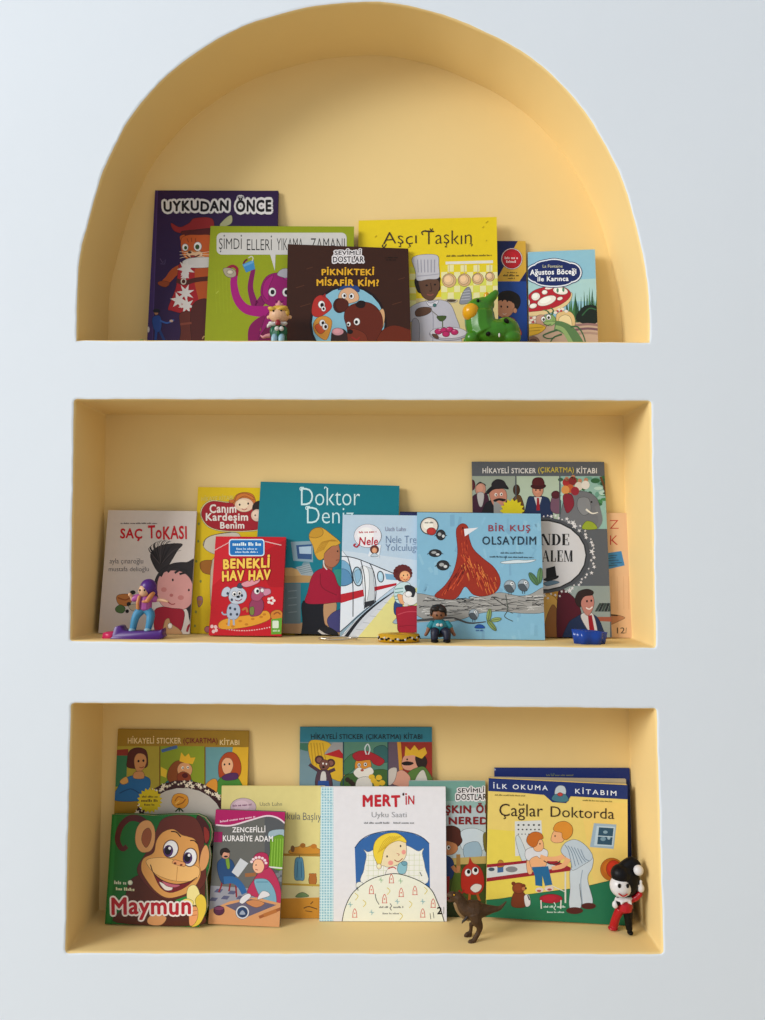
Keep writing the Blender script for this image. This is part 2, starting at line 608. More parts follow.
def book(key, name, label, color, gain=1.0, spine='l', gloss=False, outline=None, board=0.0005, edge=None):
    """a closed book standing on its shelf: cover with spine, page block; returns (Art, finish)"""
    loc, w, h, t, yaw, lean, roll, quad = POSES[key]
    root = empty(name, (0, 0, 0), label, 'book')
    root.matrix_world = book_matrix(loc, R(yaw), R(lean), R(roll))
    mat = M['gloss_print'] if gloss else M['print']
    art = Art(quad, w, h, gain, clip=outline is None)
    if outline is None:
        sx = -w / 2 if spine == 'l' else w / 2 - board
        bits = [box_mesh(-w / 2, 0, 0, w / 2, board, h), box_mesh(-w / 2, t - board, 0, w / 2, t, h)]
        bits.append(box_mesh(sx, board, 0, sx + board, t - board, h))
        V, F = merge(*bits)
        cover = link_mesh('cover', V, F, mat, root)
        m = 0.0012
        a, b = (-w / 2 + board, w / 2 - m) if spine == 'l' else (-w / 2 + m, w / 2 - board)
        V, F = box_mesh(a, board, m * .5, b, t - board, h - m)
        link_mesh('page_block', V, F, M['paper'], root)
    else:
        art.sheet(*outline[0])
        ring = []
        for q in outline[1]:
            u, v = art.uv(q)
            ring.append(((u - .5) * w, max(v, 0.0) * h))
        def slab(y0, y1, pts):
            n = len(pts)
            V = [(x, y0, z) for x, z in pts] + [(x, y1, z) for x, z in pts]
            T = tessellate_polygon([[Vector((x, z, 0)) for x, z in pts]])
            F = []
            for tr in T:
                a = [pts[i] for i in tr]
                ar = (a[1][0] - a[0][0]) * (a[2][1] - a[0][1]) - (a[2][0] - a[0][0]) * (a[1][1] - a[0][1])
                tr = tuple(tr) if ar > 0 else tuple(reversed(tr))
                F.append(tr); F.append(tuple(i + n for i in reversed(tr)))
            for i in range(n):
                j = (i + 1) % n
                F.append((i, i + n, j + n, j))
            return V, F
        cx = sum(p[0] for p in ring) / len(ring); cz = sum(p[1] for p in ring) / len(ring)
        ins = [(cx + (x - cx) * .985, cz + (z - cz) * .985) for x, z in ring]
        V, F = merge(slab(0, .0018, ring), slab(t - .0018, t, ring))
        cover = link_mesh('cover', V, F, mat, root)
        V, F = slab(.0018, t - .0018, ins)
        link_mesh('page_block', V, F, M['paper'], root)
    set_col(cover, lin(color, gain))
    def finish(): art.build(cover, mat)
    return art, finish

def face(a, x, y, rx, ry, skin, eyes=True, mouth='#7a2a24'):
    a.e(x, y, rx, ry, skin)
    if eyes:
        a.many()
        a.e(x - rx * .35, y - ry * .1, rx * .1 + .3, ry * .13 + .3, '#1c1210'); a.e(x + rx * .35, y - ry * .1, rx * .1 + .3, ry * .13 + .3, '#1c1210')
        a.done()
    if mouth:
        a.s([(x - rx * .3, y + ry * .45), (x, y + ry * .6), (x + rx * .3, y + ry * .45)], ry * .12, mouth)


def eye(a, x, y, r, iris='#1a1414', dx=0, dy=0):
    a.e(x, y, r, r * 1.15, '#d9d6d4')
    a.e(x + dx, y + dy, r * .5, r * .6, iris)


def wedge_serif(a, text, x0, y0, x1, y1, col):
    """tall high-contrast serif capitals"""
    W = {'N': 1.05, 'D': 1.0, 'E': .85, 'A': 1.05, 'L': .85, 'M': 1.3}
    tot = sum(W[c] for c in text) + .08 * (len(text) - 1)
    H = y1 - y0; k = (x1 - x0) / tot
    x = x0
    a.many()
    for ch in text:
        w = W[ch] * k
        def q(pts): a.p([(x + u * w, y0 + v * H) for u, v in pts], col)
        th = .28 / W[ch]; tn = .08 / W[ch]
        def serif(u, v, hw=.2): q([(u - hw, v), (u + hw, v), (u + hw, v + .05), (u - hw, v + .05)])
        if ch in 'DEL':
            q([(.12, 0), (.12 + th, 0), (.12 + th, 1), (.12, 1)]); serif(.12 + th / 2, 0, .22); serif(.12 + th / 2, .95, .22)
        if ch == 'D':
            pts = []
            for i in range(13):
                an = R(-90 + 15 * i); pts.append((.45 + .55 * math.cos(an), .5 + .5 * math.sin(an)))
            for i in range(12, -1, -1):
                an = R(-90 + 15 * i); pts.append((.45 + (.55 - th) * math.cos(an), .5 + .44 * math.sin(an)))
            q(pts)
        if ch == 'E':
            for v in (0, .48, .95): q([(.12, v), (.92 if v != .48 else .72, v), (.92 if v != .48 else .72, v + .05), (.12, v + .05)])
            for v0, v1 in ((0, .26), (.72, 1)): q([(.84, v0), (.95, v0), (.95, v1), (.84, v1)])
            q([(.66, .34), (.74, .34), (.74, .66), (.66, .66)])
        if ch == 'L':
            q([(.12, .95), (.95, .95), (.95, 1), (.12, 1)]); q([(.82, .66), (.95, .66), (.95, 1), (.82, 1)])
        if ch == 'N':
            q([(.12, 0), (.12 + tn, 0), (.12 + tn, 1), (.12, 1)]); q([(.85, 0), (.85 + tn, 0), (.85 + tn, 1), (.85, 1)])
            q([(.1, 0), (.1 + th, 0), (.93, 1), (.93 - th * .9, 1)]); serif(.15, .95, .15); serif(.88, 0, .14)
        if ch == 'A':
            q([(.44, 0), (.52, 0), (.14, 1), (.07, 1)]); q([(.4, 0), (.58, 0), (.97, 1), (.97 - th, 1)])
            q([(.22, .64), (.7, .64), (.72, .7), (.2, .7)]); serif(.12, .95, .13); serif(.85, .95, .15)
        if ch == 'M':
            q([(.1, 0), (.1 + tn, 0), (.1 + tn, 1), (.1, 1)]); q([(.72, 0), (.72 + th, 0), (.72 + th, 1), (.72, 1)])
            q([(.08, 0), (.08 + th, 0), (.56, 1), (.48, 1)]); q([(.74, 0), (.8, 0), (.56, 1), (.5, 1)])
            serif(.13, .95, .12); serif(.72 + th / 2, .95, .16)
        x += w + .08 * k
    a.done()


# ================================================================== top niche
# --- purple book
a, fin = book('uykudan', 'picture_book', 'tall dark purple book, ginger cat in a red hat on its cover', '#2a1240', 1.05)
a.sheet(140, 180, 4.78).g('cover_illustration')
a.p([(60, 45), (84, 45), (60, 790), (30, 790)], '#382058')
a.s([(84, 45), (59, 790)], 3, '#4a3570', 0)
a.s([(95, 375), (108, 395), (122, 380), (118, 402), (98, 400)], 3, '#55456a', 0)
a.c([(380, 215), (415, 178), (438, 170), (438, 205), (405, 222)], '#a3a37c')
a.c([(148, 205), (190, 225), (235, 205), (262, 182), (345, 185), (345, 250), (270, 268), (195, 255), (160, 240)], '#8a1d20')
a.c([(200, 245), (260, 238), (345, 232), (345, 262), (270, 270), (205, 262)], '#4f1114')
a.c([(190, 270), (215, 262), (200, 300)], '#b0501c')
a.c([(195, 290), (220, 265), (280, 262), (345, 272), (345, 370), (300, 388), (245, 388), (205, 360)], '#bb531d')
a.c([(210, 345), (250, 335), (310, 345), (345, 350), (345, 380), (260, 386), (215, 370)], '#cf7434')
a.c([(222, 352), (240, 338), (262, 345), (285, 340), (300, 356), (275, 380), (240, 378)], '#d9b08a'); a.many()
for y0 in (348, 356, 364): a.s([(228, y0), (190, y0 - 6 + (y0 - 348))], 2, '#e0c8b0', 0); a.s([(292, y0), (338, y0 - 6 + (y0 - 348))], 2, '#e0c8b0', 0)
a.done(); a.many(); a.s([(225, 280), (232, 298)], 4, '#8a3a12', 0); a.s([(245, 276), (248, 296)], 4, '#8a3a12', 0); a.s([(265, 278), (264, 296)], 4, '#8a3a12', 0); a.done()
eye(a, 216, 322, 15, '#2f4a22', 2, 2); eye(a, 276, 318, 19, '#2f4a22', -2, 2)
a.e(238, 346, 9, 6, '#3a1a14'); a.s([(222, 360), (245, 374), (285, 358)], 6, '#5a1410')
a.c([(240, 362), (262, 362), (255, 376)], '#8e2c2a')
a.s([(210, 420), (165, 440), (135, 475), (112, 492)], 46, '#a4481a', 4, 26)
a.c([(85, 490), (110, 482), (142, 492), (125, 512), (95, 505)], '#8a3c18')
a.c([(195, 395), (260, 400), (345, 395), (345, 520), (265, 600), (230, 640), (150, 625), (135, 610), (170, 520), (180, 450)], '#9c1620')
a.p([(262, 425), (345, 410), (345, 610), (285, 592), (262, 500)], '#ab4b1a')
a.c([(205, 388), (250, 372), (345, 372), (345, 414), (245, 420), (212, 408)], '#c9c4c0')
a.many()
a.star(220, 425, 44, 20, 7, '#d0cac6', 10); a.star(215, 458, 24, 12, 6, '#d0cac6'); a.star(218, 540, 44, 18, 7, '#d0cac6', 20)
a.star(185, 575, 42, 18, 6, '#d0cac6', 40); a.star(222, 600, 40, 18, 7, '#d0cac6'); a.done()
a.s([(175, 480), (215, 492), (265, 478), (345, 470)], 22, '#4a1a12'); a.e(208, 485, 14, 16, '#c9b9a8'); a.e(208, 485, 8, 9, '#4a1a12')
a.c([(190, 640), (245, 632), (248, 690), (240, 790), (190, 790), (195, 720)], '#5c261c')
a.c([(250, 600), (345, 585), (345, 790), (255, 790)], '#4c1c18')
a.s([(192, 690), (246, 684)], 10, '#7a3a2a', 0)
a.e(78, 634, 10, 12, '#9a6a50'); a.c([(68, 618), (90, 620), (92, 632), (66, 632)], '#171420')
a.c([(62, 655), (95, 650), (104, 690), (95, 725), (72, 722), (60, 690)], '#1d3c80'); a.s([(96, 672), (130, 684), (162, 668)], 8, '#2a5096')
a.s([(78, 720), (74, 770)], 12, '#1d3c80', 0); a.s([(94, 720), (118, 770)], 12, '#16306a', 0)
a.e(40, 715, 6, 14, '#b9b0b0'); a.e(150, 674, 9, 6, '#b89a8c')
a.s([(298, 760), (306, 748), (320, 756)], 6, '#b08a5a')
a.g('title_lettering')
a.t('UYKUDAN', 112, 98, 425, 152, '#120e14', .045, [('#d9d6d6', .17)], jig=.03, wob=2)
a.t('ÖNCE', 458, 84, 628, 155, '#120e14', .045, [('#d9d6d6', .17)], jig=.02)
fin()

# --- yellow chef book
a, fin = book('asci', 'picture_book', 'bright yellow book with a cook in a tall white hat', '#dcc117', 1.05)
a.sheet(355, 210, 5.276).g('cover_illustration')
a.p([(285, 470), (760, 440), (760, 780), (285, 780)], '#d2bf86')
a.many()
for i in range(9):
    for j in range(5):
        x, y = 455 + 34 * i, 292 + 36 * j
        if (i + j) % 2: a.p([(x, y), (x + 32, y - 2), (x + 32, y + 33), (x, y + 34)], '#ded9a0')
        else: a.p([(x, y), (x + 32, y - 2), (x + 32, y + 33), (x, y + 34)], '#cfd157' if j > 1 else '#d8c52a')
for j in range(6): a.r(288, 300 + 36 * j, 322, 332 + 36 * j, '#d9d593' if j % 2 else '#c6c44a')
a.done()
a.s([(478, 280), (728, 273)], 15, '#d8d5ca', 0)
for x, y, r in ((497, 372, 37), (577, 370, 34), (648, 363, 30), (712, 352, 24)):
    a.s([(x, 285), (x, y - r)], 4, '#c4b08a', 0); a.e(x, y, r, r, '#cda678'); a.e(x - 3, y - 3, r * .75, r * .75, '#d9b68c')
a.c([(575, 425), (605, 410), (612, 480), (552, 495)], '#85868e'); a.many()
for k in range(4): a.s([(572 - k * 5, 430 + k * 15), (606, 425 + k * 15)], 3, '#b9bac0', 0)
a.done()
a.e(508, 480, 32, 10, '#cfc3a8'); a.e(508, 479, 26, 7, '#4a3a2a')
a.c([(285, 525), (335, 490), (400, 478), (460, 476), (505, 500), (535, 570), (555, 640), (550, 790), (305, 790), (325, 650), (310, 590), (285, 590)], '#b3b1bb')
a.c([(300, 590), (340, 600), (330, 790), (305, 790)], '#9795a2')
a.s([(395, 500), (412, 560), (410, 700)], 4, '#8f8d99'); a.c([(372, 478), (400, 492), (440, 476), (430, 500), (395, 510)], '#c9c7cf')
a.c([(315, 370), (345, 355), (440, 350), (448, 385), (440, 430), (350, 440), (325, 420)], '#1f1511')
a.c([(340, 372), (420, 362), (446, 385), (440, 430), (415, 470), (390, 478), (355, 455), (342, 415)], '#5b3e2e')
a.s([(398, 385), (404, 425), (392, 428)], 6, '#3f281c'); a.many(); a.e(378, 398, 7, 5, '#1a100c'); a.e(422, 394, 6, 5, '#1a100c'); a.done()
a.s([(380, 446), (400, 450), (414, 444)], 5, '#8a4a40')
a.c([(300, 262), (330, 240), (400, 234), (438, 245), (442, 290), (442, 358), (385, 366), (328, 372), (318, 320)], '#b8b6bc')
a.many()
for k in range(6): a.s([(330 + 18 * k, 262), (334 + 17 * k, 330)], 5, '#8e8c98', 0)
a.done(); a.s([(326, 350), (385, 345), (442, 338)], 5, '#9a98a3')
a.c([(318, 535), (345, 515), (395, 515), (402, 535), (370, 556), (325, 562)], '#5b3e2e')
a.s([(400, 528), (440, 562)], 5, '#7a766e', 0); a.c([(432, 562), (480, 560), (470, 582), (448, 586)], '#3f5228'); a.s([(462, 585), (462, 620)], 5, '#4a5a2c', 0)
a.e(492, 655, 100, 34, '#a7a2ad'); a.e(492, 648, 97, 30, '#c8c3cb')
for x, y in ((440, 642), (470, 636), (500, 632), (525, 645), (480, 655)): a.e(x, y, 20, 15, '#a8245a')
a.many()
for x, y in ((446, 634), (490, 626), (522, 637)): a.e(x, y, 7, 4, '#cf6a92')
a.done(); a.c([(408, 655), (435, 660), (440, 680), (415, 672)], '#5b3e2e'); a.e(420, 503, 9, 9, '#3f6a6a')
a.many()
for x, y, d in ((690, 70, 12), (672, 95, 8), (105, 145, 10), (690, 165, 6)): a.s([(x, y), (x + d, y - d)], 4, '#b39a14', 0)
a.done()
a.g('title_lettering')
a.t('Aşçı', 148, 115, 325, 198, '#3a2a22', -.012, wob=3); a.t('Taşkın', 362, 108, 615, 200, '#3a2a22', -.012, wob=3)
a.many()
a.s([(150, 182), (143, 192), (155, 196), (165, 180)], 5, '#3a2a22'); a.s([(358, 132), (352, 118), (372, 110), (392, 118)], 6, '#3a2a22')
a.s([(395, 98), (402, 108), (410, 98)], 5, '#3a2a22'); a.s([(605, 178), (618, 182), (612, 192)], 4, '#3a2a22'); a.done()
a.lines(482, 238, 722, 9, '#6a5a20', 3, -4)
fin()

# --- small navy book behind the yellow one
a, fin = book('kucuk', 'picture_book', 'small navy book with a red badge and black-haired boy, squeezed behind yellow cook book', '#131f52', 1.2)
a.sheet(490, 235, 6.955).g('cover_illustration')
a.r(-200, 322, 270, 900, '#1c3f86')
a.p([(195, 38), (268, 38), (266, 230), (205, 322), (-20, 322), (60, 285)], '#c79f3a')
a.c([(58, 420), (90, 392), (150, 390), (200, 420), (212, 470), (190, 515), (150, 520), (58, 480)], '#17120f')
a.c([(40, 480), (90, 450), (160, 470), (170, 510), (150, 550), (115, 572), (60, 560)], '#c48a6b'); a.e(174, 525, 14, 18, '#c48a6b')
a.p([(55, 460), (75, 440), (85, 465), (105, 440), (120, 468), (140, 445), (158, 475), (170, 440), (120, 415), (60, 420)], '#17120f')
a.many(); a.e(78, 497, 6, 8, '#1c1210'); a.e(122, 500, 6, 8, '#1c1210'); a.done(); a.s([(88, 545), (100, 552), (115, 545)], 4, '#d8c8bc')
a.c([(80, 580), (120, 570), (165, 580), (195, 625), (215, 700), (60, 700)], '#b2463a')
a.g('red_badge'); a.e(152, 165, 74, 74, '#dcc6ca'); a.e(152, 165, 67, 67, '#b01d29')
a.lines(102, 150, 204, 17, '#e6c9cc', 4); a.lines(112, 176, 190, 17, '#e6c9cc', 6)
a.lines(118, 256, 190, 9, '#4a3a1a', 2); a.lines(92, 273, 208, 14, '#2c2418', 3); a.lines(125, 296, 175, 9, '#4a3a1a', 5)
fin()

# --- cricket and mushroom book
a, fin = book('agustos', 'picture_book', 'light blue book with a spotted red mushroom and a green cricket', '#86b2c2', 1.15)
a.sheet(490, 235, 6.955).g('cover_illustration')
a.p([(230, 90), (770, 80), (770, 330), (230, 330)], '#7fb0c6'); a.p([(230, 330), (770, 300), (770, 460), (230, 460)], '#9cc0c2')
a.p([(230, 560), (770, 590), (770, 900), (230, 900)], '#b59a84')
a.many(); rg = random.Random(3)
for k in range(34):
    x = rg.uniform(540, 760); b0 = rg.uniform(560, 610); t0 = rg.uniform(345, 480)
    a.p([(x - 12, b0), (x + rg.uniform(-14, 14), t0), (x + 10, b0)], rg.choice(['#2a5232', '#1f4028', '#3c6a3c', '#24482e']))
a.done()
a.c([(600, 590), (620, 530), (670, 490), (740, 500), (750, 600), (680, 620)], '#15201a')
a.s([(640, 560), (690, 510), (740, 520)], 8, '#2f5a3a')
for y, c in ((630, '#8a6a66'), (660, '#6f5058'), (690, '#a08474')): a.s([(590, y), (680, y - 10), (770, y)], 16, c)
a.c([(460, 560), (500, 530), (560, 535), (590, 580), (580, 640), (480, 640)], '#cfb078'); a.c([(480, 580), (520, 555), (560, 575), (565, 640), (490, 630)], '#dcc794')
a.c([(248, 545), (300, 500), (420, 480), (530, 420), (568, 400), (566, 440), (530, 490), (440, 535), (350, 560), (250, 562)], '#d3ba88')
a.c([(245, 470), (280, 405), (340, 372), (430, 355), (520, 365), (562, 405), (540, 450), (470, 495), (390, 520), (300, 532), (245, 530)], '#a61f2b')
for x, y, rx, ry, ro in ((318, 428, 31, 27, -20), (395, 457, 68, 31, -20), (300, 493, 27, 17, -15), (380, 398, 20, 16, -10), (262, 470, 16, 26, 0), (486, 442, 20, 12, -15), (490, 388, 52, 26, 10), (410, 368, 28, 10, -8)):
    a.e(x, y, rx, ry, '#ddd6cb', ro)
a.many()
for x, y in ((470, 385), (510, 380)): a.e(x, y, 8, 16, '#4a7a5a')
for x, y in ((290, 590), (310, 575), (275, 610), (320, 600), (455, 540), (480, 520), (505, 515), (530, 530)): a.e(x, y, 13, 10, '#d9cfc0')
for x, y in ((300, 605), (285, 578), (470, 530), (495, 528)): a.e(x, y, 9, 8, '#a83a40')
a.done()
a.c([(320, 575), (350, 555), (390, 570), (390, 640), (330, 640)], '#b48a74')
a.c([(240, 630), (300, 618), (350, 622), (388, 645), (350, 680), (300, 698), (240, 700)], '#caa02c'); a.many(); a.s([(250, 650), (370, 640)], 4, '#8a6a1a', 0); a.s([(250, 670), (350, 662)], 4, '#8a6a1a', 0); a.done()
a.s([(450, 630), (500, 640), (560, 680), (620, 780)], 66, '#56774a', 5, 90); a.s([(455, 640), (510, 662), (570, 760)], 26, '#8aa56a', 5, 30)
a.many()
for pts in ([(470, 660), (410, 680), (370, 700), (400, 720), (450, 715)], [(500, 690), (440, 715), (410, 770)], [(560, 640), (610, 640), (650, 700), (670, 780)], [(420, 560), (400, 530), (370, 520)], [(430, 555), (440, 525), (420, 505)]):
    a.s(pts, 13, '#3f5f3c', 5, 6)
a.done()
a.e(412, 592, 46, 40, '#7a9858'); a.c([(370, 610), (420, 632), (455, 610), (430, 600)], '#90ab6a')
eye(a, 371, 585, 16, '#2a2a1c', 2, 3); eye(a, 408, 572, 17, '#2a2a1c', 0, 3); a.s([(372, 618), (395, 628), (425, 620)], 4, '#3a4a2a')
a.e(300, 745, 45, 40, '#7a5a48'); a.e(300, 750, 30, 28, '#5a3e34')
a.g('title_sign')
def cloud(d, c):
    a.many()
    for x, y, rx, ry in ((440, 222, 132, 44), (440, 318, 128, 36), (330, 268, 72, 58), (560, 262, 68, 62), (440, 265, 150, 62), (445, 190, 60, 16)): a.e(x, y, rx + d, ry + d, c)
    a.done()
cloud(14, '#14245a'); cloud(9, '#d5dbe2'); cloud(0, '#14245a')
a.t('La Fontaine', 366, 207, 504, 228, '#c4c29a', .0)
a.t('Ağustos Böceği', 278, 240, 600, 292, '#dfe2e6', .03, slope=-8); a.t('ile Karınca', 330, 290, 546, 324, '#dfe2e6', .03, slope=-3)
fin()

# --- lime octopus book
a, fin = book('simdi', 'picture_book', 'wide lime green book with a magenta octopus and white speech bubble', '#8f9a12', .98)
a.sheet(205, 220, 8.156).g('cover_illustration')
a.many(); rg = random.Random(2)
for k in range(5): a.s([(80 + 30 * k, 420), (95 + 30 * k, 760)], 3, '#98a41c', 0)
a.done()
a.s([(90, 600), (112, 578)], 8, '#a8b23a', 0)
a.s([(480, 640), (420, 700), (390, 640), (370, 540), (395, 400)], 75, '#7c1258', 6, 34)
a.s([(540, 745), (430, 745), (330, 722), (262, 640), (235, 520), (245, 430)], 95, '#a01273', 6, 48)
a.s([(500, 800), (430, 850), (400, 920), (420, 1100)], 60, '#7e0c52', 6, 120)
a.c([(455, 600), (465, 520), (510, 455), (590, 430), (670, 450), (730, 520), (735, 620), (700, 700), (740, 800), (760, 1120), (430, 1120), (480, 820), (540, 720), (480, 670)], '#8c1062')
a.c([(470, 600), (490, 500), (560, 450), (520, 560), (520, 660)], '#9c1670')
a.c([(430, 1010), (480, 900), (560, 850), (640, 1120), (440, 1120)], '#6c0840')
a.s([(255, 455), (262, 400), (225, 375), (178, 398)], 24, '#8e1234'); a.c([(148, 400), (190, 390), (245, 410), (250, 455), (205, 470), (165, 450)], '#a59a84'); a.e(205, 425, 26, 18, '#bdb39e')
a.s([(345, 320), (318, 345), (318, 385)], 14, '#6a1030'); a.p([(305, 362), (395, 325), (408, 400), (335, 428)], '#3c84ba'); a.p([(312, 366), (392, 332), (396, 350), (316, 384)], '#62a0cc')
a.s([(355, 310), (378, 296), (392, 312), (384, 335)], 9, '#c8c6b0')
a.c([(588, 445), (625, 402), (680, 400), (720, 440), (700, 480), (640, 470)], '#a7a4ac')
eye(a, 549, 588, 31, '#141016', 2, 0); eye(a, 662, 590, 31, '#141016', 2, 0)
a.s([(575, 660), (605, 672), (640, 660)], 7, '#5a083c'); a.c([(640, 480), (700, 470), (720, 500)], '#a42a80')
a.g('speech_bubble')
a.p([(528, 270), (576, 270), (570, 415)], '#cdcac6'); a.rr(95, 104, 1155, 283, 42, '#cdcac6')
a.g('title_lettering')
a.t('ŞİMDİ', 115, 122, 300, 262, '#151414', -.008); a.t('ELLERİ', 342, 128, 545, 246, '#151414', -.008)
a.t('YIKAMA', 585, 150, 800, 246, '#151414', -.008); a.t('ZAMANI', 862, 150, 1140, 246, '#151414', -.008)
fin()

# --- dark brown bear book
a, fin = book('piknik', 'picture_book', 'dark brown book with a bear and small animals in a round blue window', '#351a10', 1.15)
a.sheet(275, 200, 4.78).g('cover_illustration')
a.many()
for x, y, d in ((100, 420, 40), (120, 510, 50), (150, 330, 30), (560, 500, 45), (590, 380, 30)): a.s([(x, y), (x + d, y - d * .3)], 3, '#55301f', 0)
a.done()
a.e(350, 590, 186, 186, '#1f0f10'); a.e(350, 590, 174, 174, '#7eafc2')
a.c([(175, 540), (185, 480), (215, 455), (250, 470), (272, 510), (240, 545), (200, 560)], '#a82c26'); eye(a, 222, 500, 16, '#1a1010', 3, 2); eye(a, 232, 520, 11, '#1a1010')
a.p([(225, 462), (240, 445), (245, 470)], '#8e2420')
a.c([(182, 600), (200, 565), (240, 555), (272, 580), (260, 640), (240, 670), (195, 640)], '#c58836'); a.c([(190, 605), (220, 590), (240, 620), (215, 640)], '#c4532a'); eye(a, 226, 588, 14, '#1a1010', 3, 0); eye(a, 240, 606, 14, '#1a1010', 2, 0)
a.c([(300, 430), (340, 405), (395, 412), (400, 440), (350, 425)], '#24407a')
a.c([(302, 465), (320, 430), (360, 420), (395, 445), (398, 480), (350, 495), (320, 490)], '#cda07c'); eye(a, 330, 458, 12, '#1a1010', 2, 0); eye(a, 366, 460, 13, '#1a1010', -2, 0)
a.c([(490, 545), (515, 520), (525, 555), (515, 610), (495, 600)], '#c69a70')
a.e(308, 505, 30, 35, '#3c1610'); a.c([(290, 490), (320, 470), (350, 490), (340, 530), (300, 530)], '#4c1d12')
a.c([(330, 560), (345, 515), (400, 490), (460, 495), (505, 540), (515, 600), (490, 660), (430, 720), (350, 720), (345, 620)], '#5d2214')
a.c([(385, 500), (405, 482), (430, 488), (425, 512), (400, 515)], '#1f0f0f'); a.c([(500, 640), (560, 600), (630, 615), (665, 640), (660, 740), (480, 740)], '#632411')
a.c([(345, 640), (370, 615), (430, 640), (440, 690), (390, 700), (350, 690)], '#6e2c1a'); a.e(359, 630, 13, 10, '#180c0c')
eye(a, 391, 582, 15, '#120a0a', -2, 2); eye(a, 352, 594, 10, '#120a0a', -2, 2); a.s([(365, 655), (390, 668), (405, 655)], 6, '#8e2220')
a.c([(270, 640), (290, 615), (330, 620), (345, 650), (340, 740), (275, 740)], '#33201e'); a.e(300, 630, 28, 18, '#c08890')
a.lines(525, 272, 590, 6, '#1d0f0a', 2); a.lines(530, 284, 580, 5, '#1d0f0a', 3)
a.g('title_lettering')
lg = [('#d8d4d6', .17)]
a.t('SEVİMLİ', 284, 236, 410, 264, '#231d1f', .02, lg, jig=.03); a.t('DOSTLAR', 276, 270, 424, 300, '#231d1f', .02, lg, jig=.03)
a.t('PİKNİKTEKİ', 222, 320, 474, 362, '#d6a126', .035, jig=.03); a.t('MİSAFİR KİM?', 198, 368, 497, 412, '#d6a126', .035, jig=.03, slope=3)
fin()

# ================================================================== middle niche
# --- peach book at the right
a, fin = book('onikiz', 'picture_book', 'peach book with a blue sticker and the number 12, half hidden by grey sticker book', '#d2ac86', 1.2, spine='r')
a.sheet(570, 505, 7.29).g('cover_illustration')
a.p([(262, 352), (375, 335), (399, 440), (262, 472)], '#3c7cac'); a.many()
for k, (x, e) in enumerate(((285, 345), (275, 335), (270, 355), (300, 380), (280, 345))): a.s([(x, 372 + 18 * k), ((x + e) / 2, 367 + 18 * k), (e, 366 + 18 * k)], 6, '#2a4a66')
a.done()
a.c([(262, 805), (330, 800), (400, 820), (360, 845), (290, 875), (262, 870)], '#b07b58'); a.many(); a.s([(262, 800), (310, 803), (350, 805)], 9, '#3a2a22'); a.s([(262, 775), (295, 772)], 8, '#241a18', 0); a.done()
a.many()
for x in (300, 345, 390, 425): a.s([(x, 520), (x + 3, 760)], 3, '#c59a74', 0)
a.done()
a.g('title_lettering'); a.t('Z', 290, 110, 355, 172, '#b02c26', -.015); a.t('K', 292, 222, 350, 290, '#b02c26', -.015)
a.t('12', 342, 893, 400, 936, '#1c1814', .0); a.s([(411, 895), (407, 935)], 4, '#6a5a4a', 0)
fin()

# --- grey sticker book
def sticker_stars(a, cx, cy, rx, ry, a0, a1, n, seed=1, col='#cfcdcf', k=1.0):
    rg = random.Random(seed); a.many()
    for i in range(n):
        an = R(a0 + (a1 - a0) * i / (n - 1)); q = rg.uniform(.96, 1.06)
        s = rg.choice([5, 7, 9, 13, 6]) * k
        a.star(cx + rx * q * math.cos(an), cy + ry * q * math.sin(an), s, s * .42, 5, col, rg.uniform(0, 70))
    a.done()

a, fin = book('seksen', 'picture_book', 'tall grey sticker book with hatted gentlemen and an elephant', '#53575d', 1.15)
a.sheet(465, 450, 4.135).g('cover_illustration')
a.r(20, 108, 210, 330, '#8f9a8c'); a.r(210, 108, 392, 330, '#a6b6a2'); a.r(392, 108, 600, 326, '#86aba2')
a.c([(20, 250), (30, 195), (60, 180), (95, 190), (105, 330), (20, 330)], '#3a1b2c'); a.e(64, 162, 22, 28, '#b07f6c'); a.c([(44, 150), (62, 132), (85, 148), (80, 140), (60, 138)], '#2a2020'); a.c([(50, 180), (78, 180), (72, 230), (58, 230)], '#a9a6a4'); a.e(30, 145, 12, 22, '#4a1e26')
a.c([(70, 330), (78, 235), (115, 205), (160, 205), (200, 235), (215, 330)], '#1a181e'); a.c([(100, 180), (120, 158), (165, 165), (172, 205), (148, 240), (118, 230)], '#b27864')
a.p([(118, 205), (120, 330), (160, 330), (152, 230)], '#8a8a88')
a.c([(88, 172), (110, 150), (135, 132), (165, 140), (180, 162), (150, 158), (115, 165), (95, 182)], '#17151a'); a.c([(110, 140), (130, 122), (160, 128), (168, 155), (120, 160)], '#201c22')
a.c([(118, 208), (140, 200), (168, 205), (158, 212), (140, 208), (125, 214)], '#17100e'); a.many(); a.e(128, 185, 6, 7, '#dcd4cc'); a.e(150, 183, 6, 7, '#dcd4cc'); a.e(129, 186, 3, 4, '#1a1010'); a.e(151, 184, 3, 4, '#1a1010'); a.done()
a.e(213, 165, 14, 22, '#3a2416'); a.c([(195, 260), (200, 200), (230, 190), (245, 260)], '#5a3c1c')
a.c([(250, 330), (258, 205), (285, 192), (325, 192), (352, 215), (360, 330)], '#1c2b4c'); a.p([(285, 195), (318, 195), (302, 250)], '#c4c0be'); a.p([(297, 198), (306, 198), (310, 250), (295, 250)], '#8e1a26')
a.e(301, 165, 23, 30, '#b67e66'); a.c([(272, 148), (300, 138), (334, 146), (320, 160), (285, 160)], '#3a0f14'); a.c([(280, 145), (285, 118), (318, 116), (326, 146)], '#4a1418')
a.many(); a.e(293, 166, 3, 4, '#1a1010'); a.e(310, 166, 3, 4, '#1a1010'); a.done()
a.c([(355, 250), (360, 195), (392, 190), (392, 260)], '#6a4a5c'); a.e(375, 185, 18, 16, '#4a1a24')
a.many(); rg = random.Random(9)
